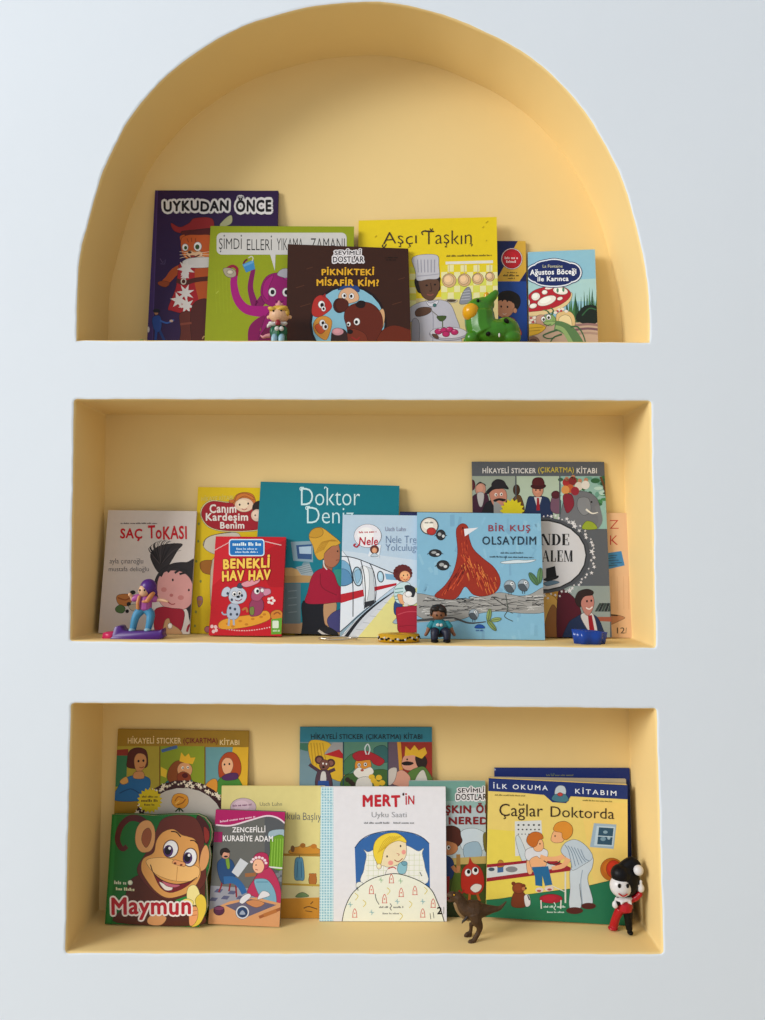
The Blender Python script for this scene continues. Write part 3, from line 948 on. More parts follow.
for k in range(40): a.e(rg.uniform(395, 600), rg.uniform(108, 240), rg.uniform(8, 20), rg.uniform(6, 12), rg.choice(['#2c5c3a', '#3f7a4c', '#a8c4b8', '#5f8f80', '#24503a']))
a.done()
a.s([(560, 110), (578, 160), (592, 230)], 9, '#5a3a20')
a.c([(396, 330), (402, 230), (430, 185), (480, 170), (530, 185), (555, 225), (558, 300), (535, 326), (520, 300), (490, 330)], '#67696e')
a.c([(470, 200), (510, 200), (520, 250), (490, 270), (465, 240)], '#7a7c80'); a.s([(545, 230), (560, 290), (545, 322)], 22, '#6d6f74', 4, 12); a.s([(500, 245), (525, 262), (550, 258)], 8, '#d9d4c8', 4, 3); a.e(523, 215, 4, 4, '#15100e')
a.many()
for x, y, c in ((420, 135, '#9c2a2c'), (445, 128, '#7a2226'), (435, 160, '#b0522c'), (470, 150, '#c9c0b4'), (498, 145, '#d2ccc4'), (455, 170, '#8c2430'), (415, 165, '#c98a4a')): a.e(x, y, 17, 18, c)
for x, y in ((420, 120), (447, 113), (474, 128), (500, 125)): a.e(x, y, 9, 10, '#b07a5c')
a.done()
a.c([(405, 190), (440, 185), (450, 230), (420, 260)], '#7c2030')
a.c([(485, 326), (500, 295), (530, 300), (545, 326)], '#8a9a2c'); a.many(); a.s([(210, 108), (210, 330)], 5, '#4a4e54', 0); a.s([(392, 108), (392, 330)], 5, '#4a4e54', 0); a.done()
a.r(325, 585, 392, 800, '#b07f2c'); a.c([(325, 600), (380, 620), (370, 700), (325, 720)], '#c79a4a'); a.c([(325, 760), (360, 640), (392, 700), (392, 800)], '#8a5a2a')
a.r(392, 562, 600, 800, '#86908c'); a.p([(392, 562), (470, 562), (440, 640), (392, 640)], '#8a9694')
a.c([(385, 590), (430, 592), (470, 640), (480, 700), (450, 800), (385, 800)], '#4c1020')
a.p([(520, 690), (610, 690), (610, 710), (520, 706)], '#94503c'); a.many()
for k in range(5): a.p([(536 + 13 * k, 668), (556 + 11 * k, 632), (566 + 11 * k, 634), (547 + 13 * k, 668)], '#22282a' if k % 2 else '#33403c')
a.done()
a.c([(412, 800), (425, 720), (460, 690), (500, 672), (545, 690), (570, 740), (580, 800)], '#1b2a4a'); a.c([(478, 690), (500, 672), (530, 680), (548, 760), (520, 760)], '#c2bebd'); a.p([(508, 685), (524, 682), (538, 760), (516, 760)], '#8e1420')
a.c([(475, 610), (500, 590), (525, 598), (534, 630), (525, 665), (508, 685), (488, 665)], '#b2766a'); a.c([(455, 615), (470, 585), (505, 575), (530, 585), (525, 600), (495, 605), (480, 625), (478, 650), (462, 640)], '#2a1b1a')
a.many(); a.e(504, 625, 4, 5, '#1a1010'); a.e(522, 623, 4, 5, '#1a1010'); a.done(); a.s([(500, 652), (514, 658), (527, 648)], 5, '#d9cfc8')
a.g('title_panel')
a.e(318, 435, 200, 158, '#46494f'); a.e(318, 435, 186, 148, '#26282b'); a.e(318, 435, 180, 142, '#c3c2c5')
sticker_stars(a, 318, 438, 212, 166, -88, 88, 42, 4)
wedge_serif(a, 'NDE', 312, 347, 432, 394, '#1b1b1d'); wedge_serif(a, 'ALEM', 318, 415, 446, 462, '#1b1b1d')
a.p([(335, 490), (372, 480), (378, 520), (335, 535)], '#141518'); a.c([(325, 535), (350, 525), (385, 520), (378, 532), (340, 542)], '#1c1d20'); a.c([(325, 550), (360, 540), (390, 548), (340, 562)], '#5f7a90')
a.star(195, 252, 52, 40, 16, '#c8b81c')
a.g('title_lettering')
a.t('HİKAYELİ STICKER', 72, 69, 293, 97, '#cfcdcb', .025); a.t('(ÇIKARTMA)', 302, 71, 450, 100, '#b9a84a', .02); a.t('KİTABI', 461, 68, 545, 97, '#cfcdcb', .025)
fin()

# --- yellow sister book
a, fin = book('canim', 'picture_book', 'yellow book with a red bean-shaped title and two little faces', '#d6b610', 1.15)
a.sheet(90, 480, 4.25).g('cover_illustration')
a.c([(480, 275), (492, 250), (530, 232), (600, 222), (640, 240), (640, 340), (540, 318), (498, 300)], '#cbc3b2'); a.s([(482, 280), (492, 250), (530, 232), (600, 222)], 3, '#5a4a30')
a.c([(468, 352), (500, 340), (560, 352), (560, 400), (500, 400), (474, 385)], '#9c611e')
a.c([(520, 340), (640, 340), (640, 640), (530, 640)], '#c7b9a0'); a.c([(455, 500), (475, 495), (478, 520), (462, 540)], '#a06a78'); a.p([(455, 510), (478, 512), (464, 540)], '#a9743a')
a.many()
for x, y in ((460, 260), (452, 345), (450, 560), (470, 430), (446, 620), (462, 186)): a.e(x, y, 5, 6, '#8a8a3a')
a.done(); a.e(500, 635, 14, 14, '#b06a70')
a.g('title_panel')
bean = [(474, 150), (484, 112), (520, 90), (580, 96), (640, 96), (720, 108), (780, 140), (770, 195), (700, 212), (620, 216), (550, 212), (500, 192)]
a.c([(627 + (x - 627) * 1.03, 153 + (y - 153) * 1.07) for x, y in bean], '#dccf9a'); a.c(bean, '#9c1926')
a.c([(608, 100), (620, 65), (655, 52), (692, 62), (704, 95), (690, 100), (655, 80), (625, 105)], '#bf682a'); a.e(655, 106, 40, 30, '#dfc0a6'); a.many(); a.e(636, 105, 4, 5, '#2a1a14'); a.e(672, 100, 4, 5, '#2a1a14'); a.done(); a.s([(645, 122), (655, 127), (668, 121)], 3, '#a04038')
a.c([(620, 90), (655, 68), (695, 84), (690, 70), (655, 56), (625, 66)], '#c4702e'); a.c([(600, 80), (615, 88), (605, 98), (590, 92)], '#bf682a')
a.e(724, 118, 34, 30, '#241b17'); a.e(710, 150, 26, 26, '#d9b9a5'); a.many(); a.e(702, 150, 3, 4, '#2a1a14'); a.e(720, 148, 3, 4, '#2a1a14'); a.done()
a.g('title_lettering')
a.t('Canım', 508, 102, 622, 140, '#dfd7d0', .03, wob=1); a.t('Kardeşim', 492, 140, 672, 182, '#dfd7d0', .03); a.t('Benim', 553, 178, 656, 207, '#dfd7d0', .03)
a.t('HİKAYE KİTABI', 474, 66, 608, 90, '#cfc06a', .0, slope=-6)
fin()

# --- teal doctor book
a, fin = book('doktor', 'picture_book', 'large teal book with a blond-bunned woman in a dark red sweater', '#0c7080', 1.15)
a.sheet(280, 505, 5.1).g('cover_illustration')
a.p([(-160, 600), (620, 600), (620, 700), (-160, 700)], '#9a7b5a'); a.r(-160, 400, 105, 605, '#5b6d73'); a.r(-30, 400, 24, 605, '#6b7a7c')
a.many()
for k in range(4): a.s([(42, 440 + 36 * k), (85, 436 + 36 * k)], 4, '#7c8c90', 0)
a.done()
a.p([(-160, 320), (60, 320), (185, 355), (185, 395), (-160, 400)], '#a78452'); a.p([(-160, 320), (60, 320), (185, 355), (60, 362), (-160, 350)], '#b99560')
a.p([(55, 188), (168, 183), (168, 292), (68, 284)], '#7b95a2'); a.p([(82, 205), (162, 200), (162, 278), (90, 274)], '#2f4e7a'); a.p([(96, 214), (160, 210), (160, 250), (100, 248)], '#9fb6c8'); a.p([(120, 292), (150, 292), (155, 310), (110, 308)], '#6a848e')
a.p([(80, 318), (150, 300), (176, 362), (108, 358)], '#8b999f'); a.many()
for k in range(4): a.s([(92 + 5 * k, 322 + 9 * k), (150 + 6 * k, 307 + 10 * k)], 3, '#66767c', 0)
a.done()
a.p([(275, 330), (330, 325), (330, 420), (275, 420)], '#2f8474')
a.c([(118, 490), (225, 500), (240, 580), (225, 720), (112, 720), (115, 600)], '#12131b')
a.c([(225, 498), (285, 495), (282, 560), (262, 610), (228, 604)], '#b08762'); a.c([(240, 590), (275, 545), (330, 540), (330, 640), (270, 640)], '#3f3d6e')
a.c([(195, 632), (235, 620), (280, 640), (295, 665), (240, 668)], '#18181c'); a.s([(196, 640), (230, 662), (262, 668)], 12, '#b9b4b0')
a.c([(225, 285), (262, 300), (262, 345), (220, 340)], '#96593e')
a.c([(188, 335), (235, 322), (275, 350), (310, 420), (420, 430), (420, 495), (300, 496), (210, 505), (130, 498), (142, 440), (160, 370)], '#980f2f'); a.s([(205, 350), (215, 420), (290, 460)], 5, '#7a0a24')
a.c([(228, 245), (288, 195), (302, 215), (306, 252), (300, 290), (270, 318), (235, 308), (222, 275)], '#a2664a'); a.e(294, 236, 4, 5, '#2a1610'); a.s([(285, 282), (300, 280)], 4, '#7a3a30', 0)
a.c([(148, 165), (162, 128), (195, 113), (225, 122), (255, 145), (306, 188), (290, 206), (262, 212), (228, 245), (222, 272), (198, 280), (178, 252), (168, 210)], '#c79832')
a.c([(148, 160), (162, 128), (195, 115), (218, 128), (215, 155), (180, 168)], '#b98a2a'); a.many()
for k in range(6): a.s([(180 + 8 * k, 250 - 4 * k), (215 + 8 * k, 190 - 2 * k), (270 + 5 * k, 185)], 3, '#a5771f')
a.done()
a.s([(222, 282), (225, 310), (240, 330)], 6, '#cfc9c4')
a.g('title_lettering').sheet(0, 0, 1)
a.t('Doktor', 301, 488, 360, 505.5, '#c3dde1', -.01); a.t('Deniz', 307, 507, 354, 523.5, '#c3dde1', -.01)
a.many(); a.s([(303, 491), (300.3, 490), (300.5, 487.5), (304, 487.5)], .9, '#c3dde1'); a.s([(308.5, 510), (306, 509), (306.3, 506.6), (310, 506.6)], .9, '#c3dde1'); a.s([(327, 488), (325, 487), (324.6, 489)], .8, '#c3dde1'); a.s([(350, 523), (354, 522), (355, 524.5)], .9, '#c3dde1'); a.done()
fin()

# --- thin navy book
a, fin = book('lacivert', 'picture_book', 'thin navy book showing only its top edge behind blue bird book', '#1c2142', 1.1)
a.sheet(0, 0, 1).g('cover_illustration'); a.s([(400, 514), (490, 515)], 1.0, '#2b3568', 0)
fin()

# --- white hair clip book
a, fin = book('sac', 'picture_book', 'off-white book with red hand-lettered title and black-haired girl', '#c4b9b2', 1.3)
a.sheet(90, 480, 4.25).g('cover_illustration')
a.c([(262, 345), (258, 312), (285, 285), (330, 272), (392, 272), (372, 300), (345, 345), (318, 385), (290, 392)], '#2a2324')
a.many(); rg = random.Random(8)
for k in range(26):
    an = rg.uniform(-2.6, -.3); a.s([(300, 360), (300 + 60 * math.cos(an), 335 + 60 * math.sin(an)), (318 + 85 * math.cos(an) * .9, 330 + 75 * math.sin(an))], 4, rg.choice(['#2a2324', '#3c3434', '#1c1718']), 3, 1)
a.done()
a.c([(268, 500), (275, 430), (300, 385), (350, 355), (410, 350), (455, 360), (455, 660), (425, 600), (400, 540)], '#262022')
a.c([(285, 470), (295, 410), (340, 385), (400, 395), (435, 440), (438, 510), (400, 550), (340, 548), (300, 525)], '#c48b86')
a.many()
for p in ([(300, 410), (330, 370), (390, 360)], [(330, 392), (360, 372), (420, 385)], [(360, 395), (400, 380), (440, 430)], [(380, 400), (420, 400), (445, 470)]): a.s(p, 10, '#211b1d', 4, 3)
a.done()
a.many(); a.e(352, 425, 4, 6, '#1c1212'); a.e(420, 468, 4, 6, '#1c1212'); a.done(); a.many(); a.e(314, 466, 12, 10, '#b4706c'); a.e(386, 500, 13, 10, '#b4706c'); a.e(346, 490, 8, 7, '#a8605c'); a.done()
a.s([(325, 512), (345, 528), (362, 526)], 4, '#8e2a30')
a.c([(272, 565), (300, 540), (350, 545), (395, 552), (400, 590), (372, 660), (285, 660)], '#8c1125')
a.c([(310, 650), (318, 600), (335, 588), (345, 610), (380, 635), (390, 660), (330, 668)], '#a98058'); a.e(340, 620, 10, 12, '#cfc4ba')
a.s([(412, 645), (420, 620), (436, 610)], 9, '#8c1125'); a.s([(300, 505), (260, 512), (235, 515)], 8, '#b98a84', 4, 4)
a.c([(112, 505), (122, 488), (165, 486), (178, 512), (160, 535), (125, 530)], '#b06f38'); a.s([(118, 500), (150, 510), (172, 500)], 6, '#8a4a24')
a.c([(108, 545), (130, 530), (150, 545), (140, 565), (115, 562)], '#4a663a'); a.many(); a.e(182, 478, 12, 9, '#1e1b1b'); a.e(165, 528, 9, 10, '#1e1b1b'); a.e(158, 558, 8, 8, '#1e1b1b'); a.done()
a.c([(165, 535), (200, 528), (210, 550), (180, 556)], '#b9a98e')
a.g('title_lettering')
a.t('SAÇ', 128, 205, 222, 260, '#b1121f', .03, jig=.05, seed=4); a.t('ToKASI', 246, 192, 412, 254, '#b1121f', .025, jig=.04, seed=6)
a.lines(130, 181, 286, 6, '#5a4a48', 2); a.t('ayla çınaroğlu', 84, 332, 226, 362, '#3a3032', -.01); a.t('mustafa delioğlu', 80, 368, 250, 394, '#3a3032', -.01)
fin()

# --- small red puppy book
a, fin = book('benekli', 'picture_book', 'small glossy red book with two cartoon puppies', '#b5141f', 1.15, spine='r', gloss=True)
a.sheet(190, 470, 4.78).g('cover_illustration')
a.p([(100, 315), (230, 318), (190, 480), (100, 560)], '#c3202a'); a.p([(300, 420), (460, 330), (460, 560), (380, 560)], '#a5101c')
a.many()
for k in range(13): a.e(120 + 8 * k * .75, 382 - 3.2 * k, 2.6, 2.6, '#dcc0bc'); a.e(362 + 6 * k, 342 + 1.4 * k, 2.6, 2.6, '#dcc0bc')
for k in range(22): a.e(128 + 12 * k, 752 + 16 * math.sin(k / 21 * math.pi), 3.2, 3.2, '#dcc0bc')
a.done()
a.many()
for x, y in ((105, 748), (122, 750), (112, 772), (125, 766)): a.e(x, y, 8, 9, '#d6b6b4')
for k in range(5): a.e(388 + 13 * math.cos(k * 1.257), 624 + 13 * math.sin(k * 1.257), 8, 7, '#dccfca')
a.done()
a.c([(135, 738), (160, 715), (230, 700), (300, 690), (360, 672), (382, 690), (378, 715), (310, 742), (220, 758), (150, 760)], '#d3922a'); a.many()
for x, y in ((180, 735), (240, 722), (300, 712), (340, 702), (270, 738), (205, 748), (355, 690)): a.e(x, y, 9, 6, '#b8741c')
a.done()
a.c([(175, 690), (182, 650), (205, 635), (232, 645), (240, 680), (222, 712), (190, 712)], '#a3adbe'); a.many(); a.s([(188, 705), (184, 745)], 9, '#98a2b4', 0); a.s([(208, 708), (210, 742)], 9, '#98a2b4', 0); a.done(); a.s([(180, 690), (160, 690), (152, 678)], 7, '#98a2b4')
a.c([(150, 598), (158, 570), (180, 558), (196, 575), (182, 600), (165, 606)], '#b4bcc8'); a.c([(185, 600), (200, 565), (240, 560), (266, 580), (270, 610), (250, 635), (210, 640), (190, 625)], '#b4bcc8'); a.c([(225, 560), (235, 540), (250, 548), (248, 565)], '#3a4354')
a.many()
for x, y in ((192, 660), (215, 665), (225, 690), (195, 690), (248, 600), (200, 620), (180, 590)): a.e(x, y, 6, 7, '#343c4c')
a.done(); eye(a, 212, 592, 11, '#14161c', 1, 2); eye(a, 237, 588, 10, '#14161c', 0, 2); a.e(230, 606, 9, 6, '#14161c'); a.s([(215, 620), (232, 626), (248, 616)], 4, '#7a2030')
a.c([(285, 690), (285, 640), (310, 612), (345, 620), (352, 655), (335, 690), (300, 700)], '#8c3858'); a.c([(292, 600), (305, 570), (340, 558), (378, 575), (380, 592), (350, 605), (330, 625), (300, 622)], '#a24866'); a.c([(350, 572), (380, 568), (385, 590), (355, 600)], '#c08098'); eye(a, 320, 578, 14, '#14161c', 3, 1); a.e(345, 575, 9, 10, '#d9d6d4')
a.s([(250, 670), (268, 660), (275, 680)], 10, '#b06a34'); a.c([(285, 660), (305, 655), (305, 690), (288, 690)], '#6e7a3a')
a.c([(385, 690), (395, 675), (420, 668), (440, 680), (440, 715), (395, 715)], '#c47a2a'); a.s([(400, 690), (418, 680), (432, 690)], 6, '#8a4a1c')
a.p([(388, 714), (440, 706), (440, 784), (388, 786)], '#5d9629'); a.rr(394, 720, 424, 756, 5, '#ccd6c0'); a.lines(396, 764, 430, 8, '#cfdcc0', 3)
a.c([(245, 545), (275, 530), (330, 520), (325, 540), (270, 560)], '#d28c96')
a.g('title_panel'); a.rr(186, 330, 356, 412, 14, '#c9dbe8'); a.rr(191, 335, 351, 407, 11, '#1b6ab0'); a.lines(204, 346, 340, 16, '#d6e4ee', 5); a.lines(222, 372, 320, 9, '#bcd2e4', 7); a.lines(216, 387, 328, 9, '#bcd2e4', 9)
a.g('title_lettering')
a.t('BENEKLİ', 158, 410, 382, 476, '#ebc04f', .045, [('#8c0e18', .05)], jig=.03, slope=-6); a.t('HAV HAV', 153, 480, 386, 534, '#ebc04f', .045, [('#8c0e18', .05)], jig=.03, slope=-6)
fin()

# --- train book
a, fin = book('nele', 'picture_book', 'pale blue book with a white train and girl holding red suitcase', '#a6bacb', 1.3)
a.sheet(280, 505, 5.1).g('cover_illustration')
a.p([(300, 230), (840, 300), (840, 420), (300, 420)], '#b6c3cf')
a.p([(312, 640), (570, 455), (720, 400), (860, 400), (860, 720), (290, 720)], '#b9bec6')
a.c([(300, 258), (345, 262), (400, 275), (470, 305), (540, 335), (610, 360), (612, 395), (560, 435), (480, 500), (400, 570), (300, 650)], '#cbd1d9')
a.p([(385, 690), (600, 430), (860, 410), (860, 720)], '#cdc781'); a.p([(335, 690), (575, 452), (604, 428), (385, 690)], '#bfc3ca'); a.many()
for k in range(7): x = 352 + 36 * k; y = 668 - 34 * k; a.s([(x, y), (x + 40 - 3 * k, y + 3)], 2, '#8a8f98', 0)
a.done()
a.s([(325, 690), (400, 590), (480, 515), (585, 440)], 20, '#1b1d24', 5, 4); a.s([(304, 665), (390, 575), (478, 500)], 16, '#7d97a6', 5, 5)
a.p([(306, 456), (432, 430), (432, 464), (306, 502)], '#a61b27'); a.p([(472, 420), (594, 398), (594, 410), (472, 442)], '#a61b27')
a.c([(306, 290), (345, 296), (370, 350), (368, 396), (306, 408)], '#6c99b7'); a.c([(306, 330), (350, 340), (366, 396), (306, 408)], '#4f7fa4')
a.c([(412, 318), (460, 322), (475, 345), (480, 495), (430, 520), (432, 420)], '#b4bbc0'); a.c([(418, 325), (450, 330), (455, 420), (435, 500)], '#d3d7da'); a.p([(430, 496), (482, 484), (482, 504), (432, 526)], '#26272c')
a.e(396, 365, 25, 50, '#2a3038', -6); a.e(396, 365, 22, 46, '#9fbccd', -6); a.c([(380, 345), (405, 330), (412, 370), (392, 400)], '#7fa6bf')
a.e(513, 366, 17, 29, '#2a3038', -6); a.e(513, 366, 14, 26, '#9fbccd', -6); a.p([(535, 350), (592, 356), (594, 384), (542, 380)], '#6c99b7')
a.many()
for p in ([(345, 265), (362, 330), (372, 420), (372, 570)], [(412, 285), (430, 360), (436, 470), (430, 530)], [(458, 298), (480, 350), (490, 430), (484, 500)], [(306, 262), (370, 268), (460, 300), (600, 358)], [(306, 648), (400, 566), (490, 492)]): a.s(p, 4, '#20242c')
a.done()
a.c([(575, 600), (600, 575), (606, 605)], '#8fa3b4')
a.c([(585, 495), (622, 490), (618, 560), (584, 555)], '#2a4274'); a.c([(586, 420), (620, 395), (660, 400), (672, 440), (665, 500), (600, 500), (582, 460)], '#b4cbcc'); a.many()
for k in range(4): a.s([(586, 430 + 18 * k), (628, 424 + 18 * k)], 5, '#5f8a84', 0)
a.done(); a.c([(600, 455), (640, 470), (640, 505), (612, 500)], '#d39a6e')
a.c([(628, 455), (660, 435), (700, 450), (705, 490), (670, 512), (632, 495)], '#d6d0ca'); a.c([(636, 415), (662, 410), (690, 430), (680, 470), (650, 450)], '#23242a'); a.e(655, 455, 18, 15, '#d6d0ca')
a.many(); rg = random.Random(4)
for k in range(16): an = k * .39; a.e(626 + 38 * math.cos(an), 348 + 34 * math.sin(an), 12, 11, '#572020')
a.e(626, 348, 40, 36, '#572020'); a.done()
a.e(637, 364, 28, 28, '#d6996c'); a.many(); a.e(630, 360, 3, 4, '#20120f'); a.e(650, 358, 3, 4, '#20120f'); a.e(622, 372, 6, 5, '#cf7a5a'); a.e(657, 370, 6, 5, '#cf7a5a'); a.done(); a.s([(630, 378), (640, 384), (652, 377)], 3, '#8e2a24')
a.c([(592, 530), (620, 520), (690, 514), (708, 530), (716, 640), (690, 650), (610, 650), (598, 600)], '#9a1b2f'); a.s([(600, 560), (650, 545), (705, 545)], 4, '#b84452'); a.s([(606, 620), (660, 615), (712, 620)], 3, '#7a1222'); a.p([(632, 500), (652, 498), (652, 516), (634, 518)], '#c8c2bc')
a.g('title_bubble'); a.e(447, 158, 70, 60, '#d2d0d6'); a.p([(470, 200), (515, 205), (505, 270), (448, 262)], '#cdd3da'); a.e(482, 228, 22, 22, '#5a2a24'); a.e(482, 232, 14, 15, '#c08a68'); a.c([(462, 262), (482, 246), (502, 262)], '#a8b8c4')
a.lines(402, 134, 494, 11, '#a8323c', 4, -4); a.t('Nele', 402, 164, 500, 206, '#a3182a', .02, shear=.12); a.s([(405, 200), (390, 215), (376, 206), (386, 198)], 7, '#a3182a')
a.g('title_lettering')
a.t('Usch Luhn', 536, 112, 640, 134, '#7c7f98', 0); a.t('Nele Tren', 540, 158, 715, 195, '#566c8e', -.015); a.t('Yolculuğu', 538, 198, 712, 246, '#566c8e', -.015)
fin()

# --- blue bird book
a, fin = book('kus', 'picture_book', 'sky blue square book with a large red bird on a branch', '#7babc4', 1.2)
a.sheet(400, 490, 4.78).g('cover_illustration')
a.many(); rg = random.Random(6)
for k in range(60):
    x = rg.uniform(80, 690); y = rg.uniform(110, 700)
    a.s([(x, y), (x + rg.uniform(-25, 25), y + rg.uniform(20, 70))], rg.uniform(8, 22), rg.choice(['#76a5be', '#80afc8', '#739fba', '#85b2c8']), 0)
a.done()
a.c([(480, 345), (520, 338), (560, 334), (600, 336), (650, 333), (620, 346), (560, 350), (500, 352)], '#c8d4da')
br = [(70, 500), (170, 508), (300, 522), (400, 505), (480, 490), (560, 505), (620, 500), (700, 465), (700, 575), (600, 590), (480, 580), (380, 590), (280, 622), (180, 635), (70, 590)]
a.c(br, '#94928e')
a.many(); rg = random.Random(7)
for k in range(110):
    x = rg.uniform(80, 660); u = rg.uniform(.05, .95)
    y0 = 505 if x < 500 else 495; y1 = (610 if x < 300 else 580); y = y0 + (y1 - y0) * u
    L = rg.uniform(25, 90); a.s([(x, y), (x + L / 2, y + rg.uniform(-8, 8)), (min(x + L, 688), y + rg.uniform(-10, 10))], rg.uniform(2, 6), rg.choice(['#1f1f20', '#3a3a3a', '#c6c4c0', '#5a5958', '#2a2a2a']), 3, 1)
a.done()
a.s([(70, 628), (160, 618), (250, 612), (330, 636), (410, 630)], 16, '#454444', 5, 5); a.s([(70, 632), (160, 626), (260, 616)], 4, '#a09e9a')
a.many(); a.s([(440, 510), (490, 545), (520, 560)], 4, '#2c2c2c'); a.s([(505, 500), (515, 570), (500, 605), (540, 628)], 4, '#3c4640'); a.s([(515, 580), (540, 590)], 3, '#3c4640', 0); a.done()
bird = [(268, 205), (276, 175), (300, 160), (324, 176), (330, 225), (350, 280), (395, 325), (445, 365), (475, 412), (478, 455), (452, 492), (400, 508), (350, 500), (312, 462), (285, 500), (260, 522), (215, 522), (165, 506), (215, 455), (255, 390), (275, 300)]
a.c(bird, '#902b1c')
a.many(); rg = random.Random(1)
for k in range(150):
    u = rg.random(); x = 300 + 150 * u + rg.uniform(-20, 20); y = 300 + 130 * u + rg.uniform(-10, 70)
    if x + y * .3 > 590 or y > 490: continue
    a.s([(x, y), (x + 10, y + rg.uniform(15, 40))], 4, rg.choice(['#7c1e14', '#c4532c', '#d07a3a', '#8a2418']), 0, 1)
for k in range(34):
    x = rg.uniform(200, 300); y = 505 - (x - 200) * rg.uniform(.4, 1.6)
    if y < 330: continue
    a.s([(x, y), (x + 14, y - 26)], 6, rg.choice(['#5f1712', '#c04c2a', '#7a1e16']), 0, 1)
for k in range(20): y = rg.uniform(190, 330); x = 300 + (y - 190) * .12 + rg.uniform(-16, 12); a.s([(x, y), (x + 2, y + 24)], 4, rg.choice(['#7c1e14', '#be4a2a', '#8a2418']), 0, 1)
a.done()
a.p([(306, 186), (374, 180), (310, 222)], '#d6d6da'); a.e(300, 182, 4, 4, '#161010')
for x, y, r in ((525, 460, 28), (590, 455, 27), (352, 594, 24)):
    a.e(x, y, r, r * 1.05, '#8b969e'); a.c([(x - r * .9, y), (x, y - r * .2), (x + r * .7, y + r * .9), (x - r * .3, y + r)], '#4a5258'); a.e(x + r * .35, y - r * .45, r * .35, r * .35, '#cdd2d4'); a.e(x + r * .4, y - r * .45, r * .12, r * .12, '#101214')
    a.many(); a.s([(x - 4, y + r), (x - 5, y + r * 1.5)], 3, '#222222', 0); a.s([(x + 6, y + r), (x + 6, y + r * 1.5)], 3, '#222222', 0); a.done()
for x, y, rx, ry in ((195, 215, 22, 25), (168, 302, 30, 18), (205, 360, 30, 24)):
    a.e(x, y, rx, ry, '#26272a'); a.many(); a.e(x - 6, y - 3, rx * .4, ry * .35, '#9a9c9c'); a.e(x + 12, y + 6, rx * .3, ry * .3, '#c2c4c4'); a.done()
    a.many(); a.s([(x - rx, y), (x - rx - 8, y + 6)], 3, '#26272a', 0); a.s([(x + rx, y), (x + rx + 8, y + 4)], 3, '#26272a', 0); a.done()
a.e(140, 172, 43, 41, '#2a2a2c'); a.e(140, 172, 40, 38, '#d6ccc0'); a.lines(118, 152, 160, 8, '#4a4440', 3); a.e(150, 198, 22, 18, '#a32e28')
for x, y, rx, ry, ro, c in ((638, 425, 36, 14, 55, '#4c6e4a'), (668, 410, 38, 13, 95, '#55784e'), (425, 598, 30, 11, 100, '#7b8c50'), (458, 620, 26, 10, 170, '#889a5c'), (438, 648, 32, 11, 50, '#75864c')):
    a.e(x, y, rx, ry, c, ro); a.s([(x - rx * .9 * math.cos(R(ro)), y - rx * .9 * math.sin(R(ro))), (x + rx * .9 * math.cos(R(ro)), y + rx * .9 * math.sin(R(ro)))], 2.5, '#33452f', 0)
a.c([(358, 660), (368, 645), (392, 645), (404, 660)], '#1e4c9a'); a.lines(362, 668, 400, 7, '#274f92', 3)
a.g('title_lettering')
a.t('BİR KUŞ', 422, 158, 622, 206, '#8c3442', .01, gap=.06); a.t('OLSAYDIM', 393, 222, 650, 262, '#1d2b3a', .008, gap=.06)
a.lines(480, 297, 590, 7, '#3a4c5a', 3); a.lines(428, 315, 640, 7, '#2a3a48', 5, 4)
fin()

# ================================================================== bottom niche
# --- gold sticker book
a, fin = book('altin', 'picture_book', 'tall golden brown sticker book with a crowned king and rose', '#8a6a1a', 1.4)
a.sheet(95, 720, 4.5).g('cover_illustration')
a.r(90, 118, 290, 350, '#97882c'); a.p([(90, 160), (146, 160), (140, 300), (90, 300)], '#2d6646'); a.p([(90, 135), (150, 130), (150, 160), (90, 160)], '#7a2a20')
a.r(294, 118, 492, 330, '#79881f'); a.r(497, 122, 694, 330, '#5a888e'); a.p([(620, 122), (694, 122), (694, 330), (600, 330)], '#c49a24')
a.c([(145, 180), (155, 140), (190, 124), (228, 135), (238, 175), (228, 215), (150, 215)], '#481b13'); a.c([(178, 170), (195, 150), (225, 158), (232, 190), (215, 225), (190, 232), (178, 205)], '#b07a4c')
a.c([(85, 360), (105, 300), (130, 265), (180, 248), (220, 252), (248, 268), (244, 310), (215, 360)], '#1d578a'); a.c([(178, 235), (215, 232), (220, 262), (175, 262)], '#b07a4c'); a.c([(112, 275), (140, 255), (150, 280), (125, 290)], '#b98a4a'); a.s([(110, 330), (160, 310), (200, 330)], 5, '#123c64')
a.many(); a.e(196, 185, 5, 6, '#1a1010'); a.e(218, 183, 5, 6, '#1a1010'); a.done(); a.s([(200, 212), (210, 215), (220, 210)], 4, '#7a2a20')
a.c([(300, 330), (310, 290), (350, 260), (400, 255), (440, 275), (445, 330)], '#25616a'); a.c([(325, 260), (335, 215), (365, 185), (400, 190), (410, 240), (380, 280), (345, 285)], '#7c4019')
a.c([(370, 225), (385, 195), (420, 195), (438, 220), (425, 255), (390, 260)], '#c48c60'); a.c([(370, 250), (395, 232), (425, 245), (432, 270), (405, 300), (378, 290)], '#7c3418'); a.e(405, 250, 12, 10, '#4a0f10')
a.p([(380, 185), (388, 145), (405, 165), (422, 150), (430, 170), (452, 168), (440, 198), (410, 195)], '#cfa024'); a.many(); a.e(395, 215, 6, 7, '#d9d2c8'); a.e(418, 213, 6, 7, '#d9d2c8'); a.e(396, 216, 3, 4, '#1a1010'); a.e(419, 214, 3, 4, '#1a1010'); a.done()
a.s([(300, 140), (340, 128), (370, 120)], 14, '#3c5a8c'); a.p([(296, 210), (325, 225), (320, 260), (296, 250)], '#c9a82a')
